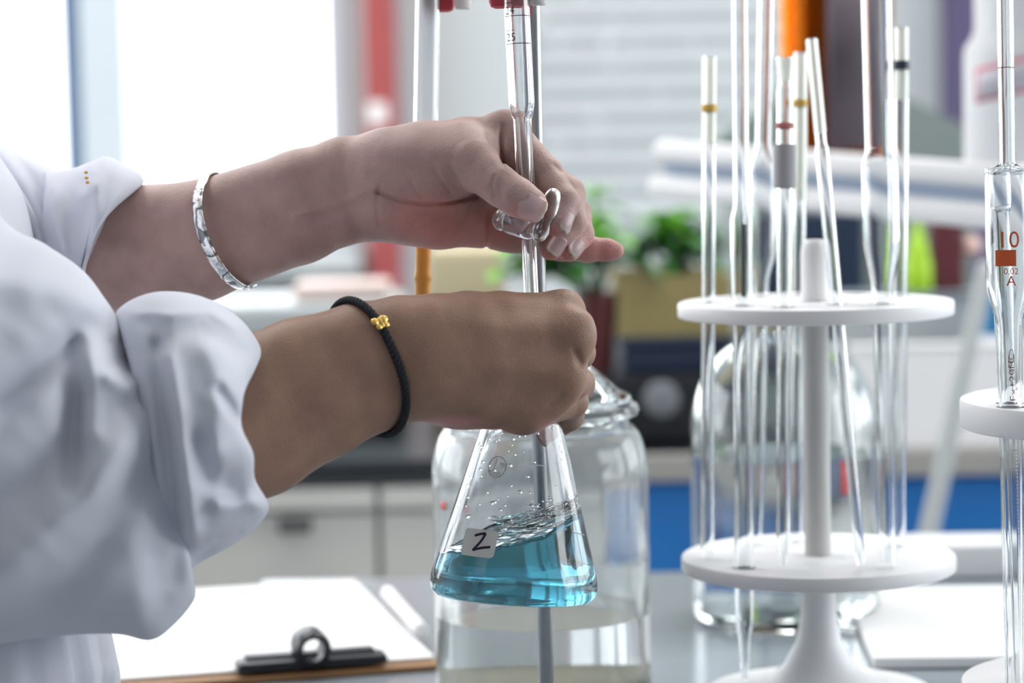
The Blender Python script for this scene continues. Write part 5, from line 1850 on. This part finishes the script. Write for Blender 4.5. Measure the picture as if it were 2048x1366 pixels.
# ------------------------------------------------------------------ coat
def cloth_mat():
    m, nt, b = new_mat('white_cotton')
    tc = nt.nodes.new('ShaderNodeTexCoord')
    n = nt.nodes.new('ShaderNodeTexNoise'); n.inputs['Scale'].default_value = 26; n.inputs['Detail'].default_value = 5
    w1 = nt.nodes.new('ShaderNodeTexNoise'); w1.inputs['Scale'].default_value = 900
    nt.links.new(tc.outputs['Object'], n.inputs['Vector']); nt.links.new(tc.outputs['Object'], w1.inputs['Vector'])
    ma_ = nt.nodes.new('ShaderNodeMath'); ma_.operation = 'MULTIPLY_ADD'; ma_.inputs[1].default_value = 0.12
    nt.links.new(w1.outputs['Fac'], ma_.inputs[0]); nt.links.new(n.outputs['Fac'], ma_.inputs[2])
    bp = nt.nodes.new('ShaderNodeBump'); bp.inputs['Strength'].default_value = 0.22; bp.inputs['Distance'].default_value = 0.003
    nt.links.new(ma_.outputs[0], bp.inputs['Height']); nt.links.new(bp.outputs['Normal'], b.inputs['Normal'])
    b.inputs['Base Color'].default_value = (0.70, 0.715, 0.79, 1)
    b.inputs['Roughness'].default_value = 0.85
    b.inputs['Specular IOR Level'].default_value = 0.2
    b.inputs['Sheen Weight'].default_value = 0.15
    b.inputs['Subsurface Weight'].default_value = 0.0
    return m


M_COAT = cloth_mat()


def hash_noise(x, y, s):
    return (np.sin(x * 0.021 * s + 1.7 * np.sin(y * 0.013 * s + s)) * np.cos(y * 0.017 * s + 1.3 * np.sin(x * 0.011 * s)))


def loft(name, st, parent, folds=(), n_s=90, n_t=128, power=0.9, mat=None, wrinkle=1.2, seed=1.0, cap0=True, cap1=True, pulls=()):
    """st rows: upper px,py, lower px,py, depth centre mm, half depth mm, bow px (shift of the near side along x)"""
    S = catmull(st, n_s)
    vs_ = np.zeros((n_s, n_t, 3))
    th = np.linspace(0, 2 * np.pi, n_t, endpoint=False)
    c, s = np.cos(th), np.sin(th)
    cc = np.sign(c) * np.abs(c) ** power; ss = np.sign(s) * np.abs(s) ** power
    PX = np.zeros((n_s, n_t)); PY = PX.copy(); DD = PX.copy()
    for i, r in enumerate(S):
        mx, my = (r[0] + r[2]) / 2, (r[1] + r[3]) / 2
        ux, uy = (r[0] - r[2]) / 2, (r[1] - r[3]) / 2
        PX[i] = mx + ux * cc + r[6] * np.maximum(s, 0) * (1 - np.abs(c) ** 3)
        PY[i] = my + uy * cc
        DD[i] = r[4] - r[5] * ss
    nearw = np.clip(s, 0, 1) ** 0.7
    for (qx, qy, qr, dx, dy) in pulls:
        g_ = np.exp(-((PX - qx) ** 2 + (PY - qy) ** 2) / qr ** 2) * np.clip(s + .3, 0, 1)[None, :]
        PX = PX + dx * g_; PY = PY + dy * g_
    disp = np.zeros_like(PX)
    for poly, w, amp in folds:
        disp += amp * np.exp(-(seg_dist2(PX, PY, poly) / w) ** 2)
    disp += wrinkle * (hash_noise(PX, PY, 1.0 * seed) * .6 + hash_noise(PX + 50, PY, 2.3 * seed) * .4)
    DD = DD - disp * nearw[None, :]
    # the far side gets its own soft folds
    DD = DD + wrinkle * 2.0 * hash_noise(PX + 200, PY + 90, 1.4) * np.clip(-s, 0, 1)[None, :]
    V = np.stack([PX.ravel(), PY.ravel(), DD.ravel()], 1)
    d = D0 * 1000 + V[:, 2]
    Vm = np.stack([(V[:, 0] - 1024) / FPX * d, (V[:, 1] - 683) / FPX * d, V[:, 2]], 1)
    Wd_ = to_world(Vm)
    F = [(i * n_t + j, i * n_t + (j + 1) % n_t, (i + 1) * n_t + (j + 1) % n_t, (i + 1) * n_t + j) for i in range(n_s - 1) for j in range(n_t)]
    if cap0: F.append(tuple(range(n_t))[::-1])
    if cap1: F.append(tuple((n_s - 1) * n_t + j for j in range(n_t)))
    return mesh_obj(name, Wd_.tolist(), F, mat or M_COAT, parent)


# trunk of the coat
body = loft('lab_coat', [
    (-500, -430, -230, -430, 38, 70, 0), (-600, -350, -190, -350, 35, 150, 0), (-760, -180, -170, -170, 35, 215, 0), (-790, 100, -110, 120, 35, 205, 0), (-785, 280, -10, 300, 38, 190, 0), (-780, 420, 62, 440, 40, 180, 0),
    (-760, 800, 110, 800, 40, 165, 0), (-760, 1100, 175, 1100, 40, 160, 0), (-780, 1300, 222, 1300, 42, 160, 0), (-790, 1420, 228, 1420, 42, 165, 0), (-800, 1900, 190, 1900, 42, 180, 0), (-810, 2300, 190, 2300, 42, 190, 0)],
    PERSON, [], 120, 160, 0.95, wrinkle=0)
# the loft rows above run front-to-back: refine with vertical pleats at the hem side
me = body.data
co = np.zeros(len(me.vertices) * 3); me.vertices.foreach_get('co', co); co = co.reshape(-1, 3)
ang = np.arctan2(co[:, 1] - co[:, 1].mean(), co[:, 0] - co[:, 0].mean())
amp = np.clip((BENCH + 0.16 - co[:, 2]) / 0.15, 0, 1) * 0.006
cen = np.array([co[:, 0].mean(), co[:, 1].mean()])
rad_ = np.hypot(co[:, 0] - cen[0], co[:, 1] - cen[1])
k_ = 1 + amp * (np.sin(ang * 34) * .6 + np.sin(ang * 57 + 1) * .4) / np.maximum(rad_, .05)
co[:, 0] = cen[0] + (co[:, 0] - cen[0]) * k_; co[:, 1] = cen[1] + (co[:, 1] - cen[1]) * k_
me.vertices.foreach_set('co', co.ravel()); me.update()

# far sleeve and its rolled cuff
loft('sleeve', [
    (-330, -420, -540, -400, 190, 50, 0), (-250, -250, -640, -60, 215, 62, 0), (-300, 0, -420, 420, 190, 62, 0), (-180, 215, -300, 700, 150, 62, 0), (-20, 275, -120, 760, 120, 60, 0), (60, 318, 20, 720, 100, 52, 0), (120, 345, 100, 660, 85, 44, 0), (170, 370, 150, 600, 75, 38, 0)],
    body, [([(0, 300), (60, 380), (95, 480)], 16, 5), ([(20, 290), (90, 400), (120, 480)], 12, -6), ([(-40, 330), (30, 420), (70, 470)], 20, 5)], wrinkle=1.2)
loft('rolled_cuff', [
    (92, 345, 70, 620, 78, 50, 0), (95, 342, 95, 620, 76, 54, 10), (140, 338, 110, 620, 74, 54, 16), (185, 322, 140, 610, 71, 53, 10), (215, 313, 150, 590, 68, 50, 0), (250, 330, 160, 600, 64, 50, -12), (278, 345, 166, 600, 60, 49, -34), (288, 362, 170, 600, 58, 47, -44), (280, 372, 172, 600, 58, 43, -44), (262, 376, 172, 600, 58, 40, -36)],
    body, [([(112, 380), (112, 430), (128, 500)], 13, 5), ([(190, 345), (192, 420), (178, 490)], 15, 6), ([(215, 320), (200, 360), (170, 390)], 12, 5)], wrinkle=1.0, seed=1.7)

# near sleeve: big soft folds, and the wide rolled cuff
loft('sleeve', [
    (-260, -470, -480, -450, -120, 50, 0), (-160, -330, -590, -160, -148, 66, 0), (-120, -60, -590, 440, -146, 72, 0), (-90, 230, -420, 980, -130, 74, 0), (0, 430, -230, 1250, -116, 76, 0), (90, 488, -60, 1290, -106, 74, 0),
    (165, 540, 110, 1272, -99, 70, 0), (212, 600, 230, 1268, -94, 66, 0), (238, 640, 300, 1280, -89, 62, 0), (270, 690, 345, 1252, -85, 56, 0), (315, 780, 388, 1200, -82, 49, 0), (340, 860, 388, 1165, -80, 42, 0)],
    body, [
        ([(0, 560), (80, 570), (170, 590), (215, 620)], 40, 9),
        ([(0, 800), (80, 740), (150, 680), (215, 640)], 34, -14),
        ([(150, 690), (152, 790), (150, 900), (145, 960)], 24, -10),
        ([(170, 680), (180, 760), (175, 860)], 26, 8),
        ([(232, 690), (240, 715), (262, 722), (285, 705)], 24, -13),
        ([(222, 755), (255, 775), (292, 752)], 22, 10),
        ([(-40, 1180), (80, 1080), (180, 980), (260, 880), (300, 830)], 44, 12),
        ([(-40, 1010), (60, 960), (140, 880), (160, 800)], 40, -9),
        ([(0, 1240), (120, 1190), (220, 1060), (280, 960)], 34, -7),
        ([(320, 740), (328, 830), (335, 920)], 20, -11),
        ([(310, 1120), (318, 1200), (305, 1270)], 28, -6),
        ([(345, 1000), (352, 1090), (350, 1160)], 24, -5),
    ], n_s=150, n_t=200, wrinkle=1.6)
loft('rolled_cuff', [
    (262, 640, 338, 1120, -80, 46, 0), (232, 628, 350, 1142, -84, 56, 6), (255, 604, 380, 1142, -86, 63, 4), (300, 586, 420, 1116, -86, 67, 0), (350, 583, 462, 1092, -84, 68, -2), (400, 592, 498, 1066, -81, 66, -4), (450, 614, 522, 1042, -78, 63, -10), (488, 645, 534, 1016, -74, 60, -22),
    (516, 684, 524, 1000, -70, 56, -34), (522, 706, 505, 992, -68, 53, -36), (514, 716, 490, 990, -67, 50, -36), (490, 722, 470, 985, -66, 48, -30)],
    body, [
        ([(300, 645), (340, 668), (400, 655), (480, 700)], 22, -5),
        ([(270, 625), (340, 630), (420, 620), (470, 650)], 12, 5),
        ([(330, 720), (352, 820), (368, 940), (385, 1060)], 22, 8),
        ([(312, 690), (326, 800), (338, 900), (348, 1010), (358, 1090)], 20, -12),
        ([(440, 780), (470, 830), (495, 850)], 12, -5),
        ([(420, 700), (440, 780), (430, 900)], 26, 5),
        ([(400, 880), (420, 960), (470, 990)], 22, -6),
        ([(440, 1010), (500, 1005), (530, 1015)], 18, 7),
        ([(390, 1120), (440, 1085), (480, 1070)], 10, -7),
    ], n_s=140, n_t=220, wrinkle=1.3, seed=1.3,
    pulls=[(492, 850, 40, -9, 0), (480, 975, 36, -22, -6), (505, 905, 34, 7, 0), (525, 1015, 36, 10, 4), (522, 760, 40, 6, 0), (395, 1135, 30, -14, -6)])
loft('placket', [(-60, 200, -84, 212, 34, 7, 0), (-10, 296, -34, 310, 34, 7, 0), (36, 368, 12, 384, 34, 7, 0), (68, 425, 44, 442, 34, 7, 0), (92, 480, 68, 496, 34, 7, 0), (100, 540, 76, 550, 34, 7, 0)], body, [], 40, 24, 0.8, wrinkle=0)
st_ = MB()
for (px, py) in ((172, 345), (173, 356), (175, 365), (173, 418), (175, 423)):
    st_.ball(WM(px, py, 23), 0.0011, 0.0008, 0.0008, n=8)
o = st_.build('stitching', pmat('ochre_thread', (0.75, 0.45, 0.15), 0.7), body); o['label'] = 'ochre stitching on the cuff'

# ------------------------------------------------------------------ jewellery
BC = C3(462, 466, 47); BA = C3(425, 356, 47) - BC; BBv = C3(406, 470, 12) - BC
# make the ring just clear the forearm
def ring_c(th, k=1.0): return BC + (BA * math.cos(th) + BBv * math.sin(th)) * k


nrm = np.cross(BA, BBv); nrm /= np.linalg.norm(nrm)
vs_, fs = [], []
NB = 120
prof = [(-2.9, 0.0), (-2.7, .55), (-1.6, .9), (0, 1.05), (1.6, .9), (2.7, .55), (2.9, 0), (2.6, -.35), (0, -.35), (-2.6, -.35)]
TB_ = np.radians(-140) + np.radians(332) * np.arange(NB + 1) / NB
CP = BC + BA * np.cos(TB_)[:, None] + BBv * np.sin(TB_)[:, None]
RDV = CP - BC; RDV /= np.linalg.norm(RDV, axis=1)[:, None]
for _ in range(10):
    CP = CP + RDV * np.clip(1.0 - L_HAND(CP), 0, 3)[:, None] * .7
for i in range(NB + 1):
    th = math.radians(-140) + math.radians(332) * i / NB
    c = ring_c(th)
    # push out to the skin
    rd = c - BC; rd /= np.linalg.norm(rd)
    c = CP[i]
    tp = 0.75 + 0.25 * min(1, i / 8, (NB - i) / 8)
    for (u, v) in prof:
        vs_.append(c + nrm * u * tp + rd * v)
m_ = len(prof)
for i in range(NB):
    for j in range(m_):
        fs.append((i * m_ + j, i * m_ + (j + 1) % m_, (i + 1) * m_ + (j + 1) % m_, (i + 1) * m_ + j))
fs += [tuple(range(m_))[::-1], tuple(NB * m_ + j for j in range(m_))]
msil, nt, b = new_mat('engraved_silver')
tc = nt.nodes.new('ShaderNodeTexCoord'); v = nt.nodes.new('ShaderNodeTexVoronoi'); v.feature = 'SMOOTH_F1'; v.inputs['Scale'].default_value = 230
wv = nt.nodes.new('ShaderNodeTexWave'); wv.inputs['Scale'].default_value = 40; wv.inputs['Distortion'].default_value = 11; wv.inputs['Detail Scale'].default_value = 2.5
nt.links.new(tc.outputs['Object'], wv.inputs['Vector'])
bp = nt.nodes.new('ShaderNodeBump'); bp.inputs['Strength'].default_value = 0.5; bp.inputs['Distance'].default_value = 0.0006
nt.links.new(wv.outputs['Fac'], bp.inputs['Height']); nt.links.new(bp.outputs['Normal'], b.inputs['Normal'])
rr_ = nt.nodes.new('ShaderNodeValToRGB'); rr_.color_ramp.elements[0].position = 0.10; rr_.color_ramp.elements[1].position = 0.28
rr_.color_ramp.elements[0].color = (0.22, 0.23, 0.24, 1); rr_.color_ramp.elements[1].color = (0.93, 0.93, 0.92, 1)
nt.links.new(wv.outputs['Fac'], rr_.inputs[0]); nt.links.new(rr_.outputs[0], b.inputs['Base Color'])
b.inputs['Metallic'].default_value = 1.0; b.inputs['Roughness'].default_value = 0.22
wv_ = to_world(np.array(vs_))
tag(mesh_obj('silver_bangle', wv_.tolist(), fs, msil), 'open engraved silver bangle on the upper forearm', 'bangle')

KC = C3(735, 737, -45); KA = C3(690, 611, -45) - KC; KB = C3(797, 740, -66) - KC
CR = empty('cord_bracelet', Vector(to_world((KC)[None])[0])); tag(CR, 'black braided cord bracelet with gold butterfly on the lower wrist', 'bracelet')
NP = 420
tht = np.linspace(0, 2 * np.pi, NP + 1)
path = KC + KA * np.cos(tht)[:, None] + KB * np.sin(tht)[:, None]
rdv = path - KC; rdv /= np.linalg.norm(rdv, axis=1)[:, None]
for _ in range(25):
    path = path + rdv * np.clip(1.55 - R_HAND(path), -3, 3)[:, None] * .7
kn = np.cross(KA, KB); kn /= np.linalg.norm(kn)
for ph0 in (0, 2 * math.pi / 3, 4 * math.pi / 3):
    pts = []
    for i in range(NP + 1):
        rd = path[i] - KC; rd /= np.linalg.norm(rd)
        al = 2 * math.pi * i / NP * 30 + ph0
        pts.append(path[i] + kn * 1.25 * math.cos(al) + rd * 0.75 * math.sin(al))
    pw = to_world(np.array(pts))
    MB().tube([Vector(p) for p in pw], 0.00112, 7, caps=False).build('cord_strand', pmat('black_cord', (0.008, 0.010, 0.014), 0.75) if ph0 == 0 else bpy.data.materials['black_cord'], CR)
# gold butterfly bead
bi_ = min(range(NP), key=lambda i: abs(proj(Vector(to_world(path[i][None])[0]))[1] - 650) + (100 if path[i][2] > KC[2] else 0))
bc = path[bi_]; rd = bc - KC; rd /= np.linalg.norm(rd)
tg = path[bi_ + 1] - path[bi_ - 1]; tg /= np.linalg.norm(tg)
sd = np.cross(rd, tg)
m = MB()
def gp(u, v, w): return Vector(to_world((bc + tg * u + sd * v + rd * w)[None])[0])
R3 = Matrix((Vector(to_world((bc + tg)[None])[0]) - Vector(to_world(bc[None])[0]), Vector(to_world((bc + sd)[None])[0]) - Vector(to_world(bc[None])[0]), Vector(to_world((bc + rd)[None])[0]) - Vector(to_world(bc[None])[0])))
R3 = Matrix([r.normalized() for r in R3]).transposed()
for sgn in (-1, 1):
    m.ball(gp(-1.5, sgn * 2.5, 1.6), 0.0019, 0.0023, 0.0009, 14, R3)
    m.ball(gp(1.7, sgn * 2.0, 1.6), 0.0015, 0.0018, 0.0008, 14, R3)
m.ball(gp(0, 0, 1.7), 0.0030, 0.0010, 0.0012, 14, R3)
o = m.build('gold_butterfly', pmat('gold', (0.85, 0.55, 0.16), 0.28, 1.0), CR); o['label'] = 'gold butterfly charm'
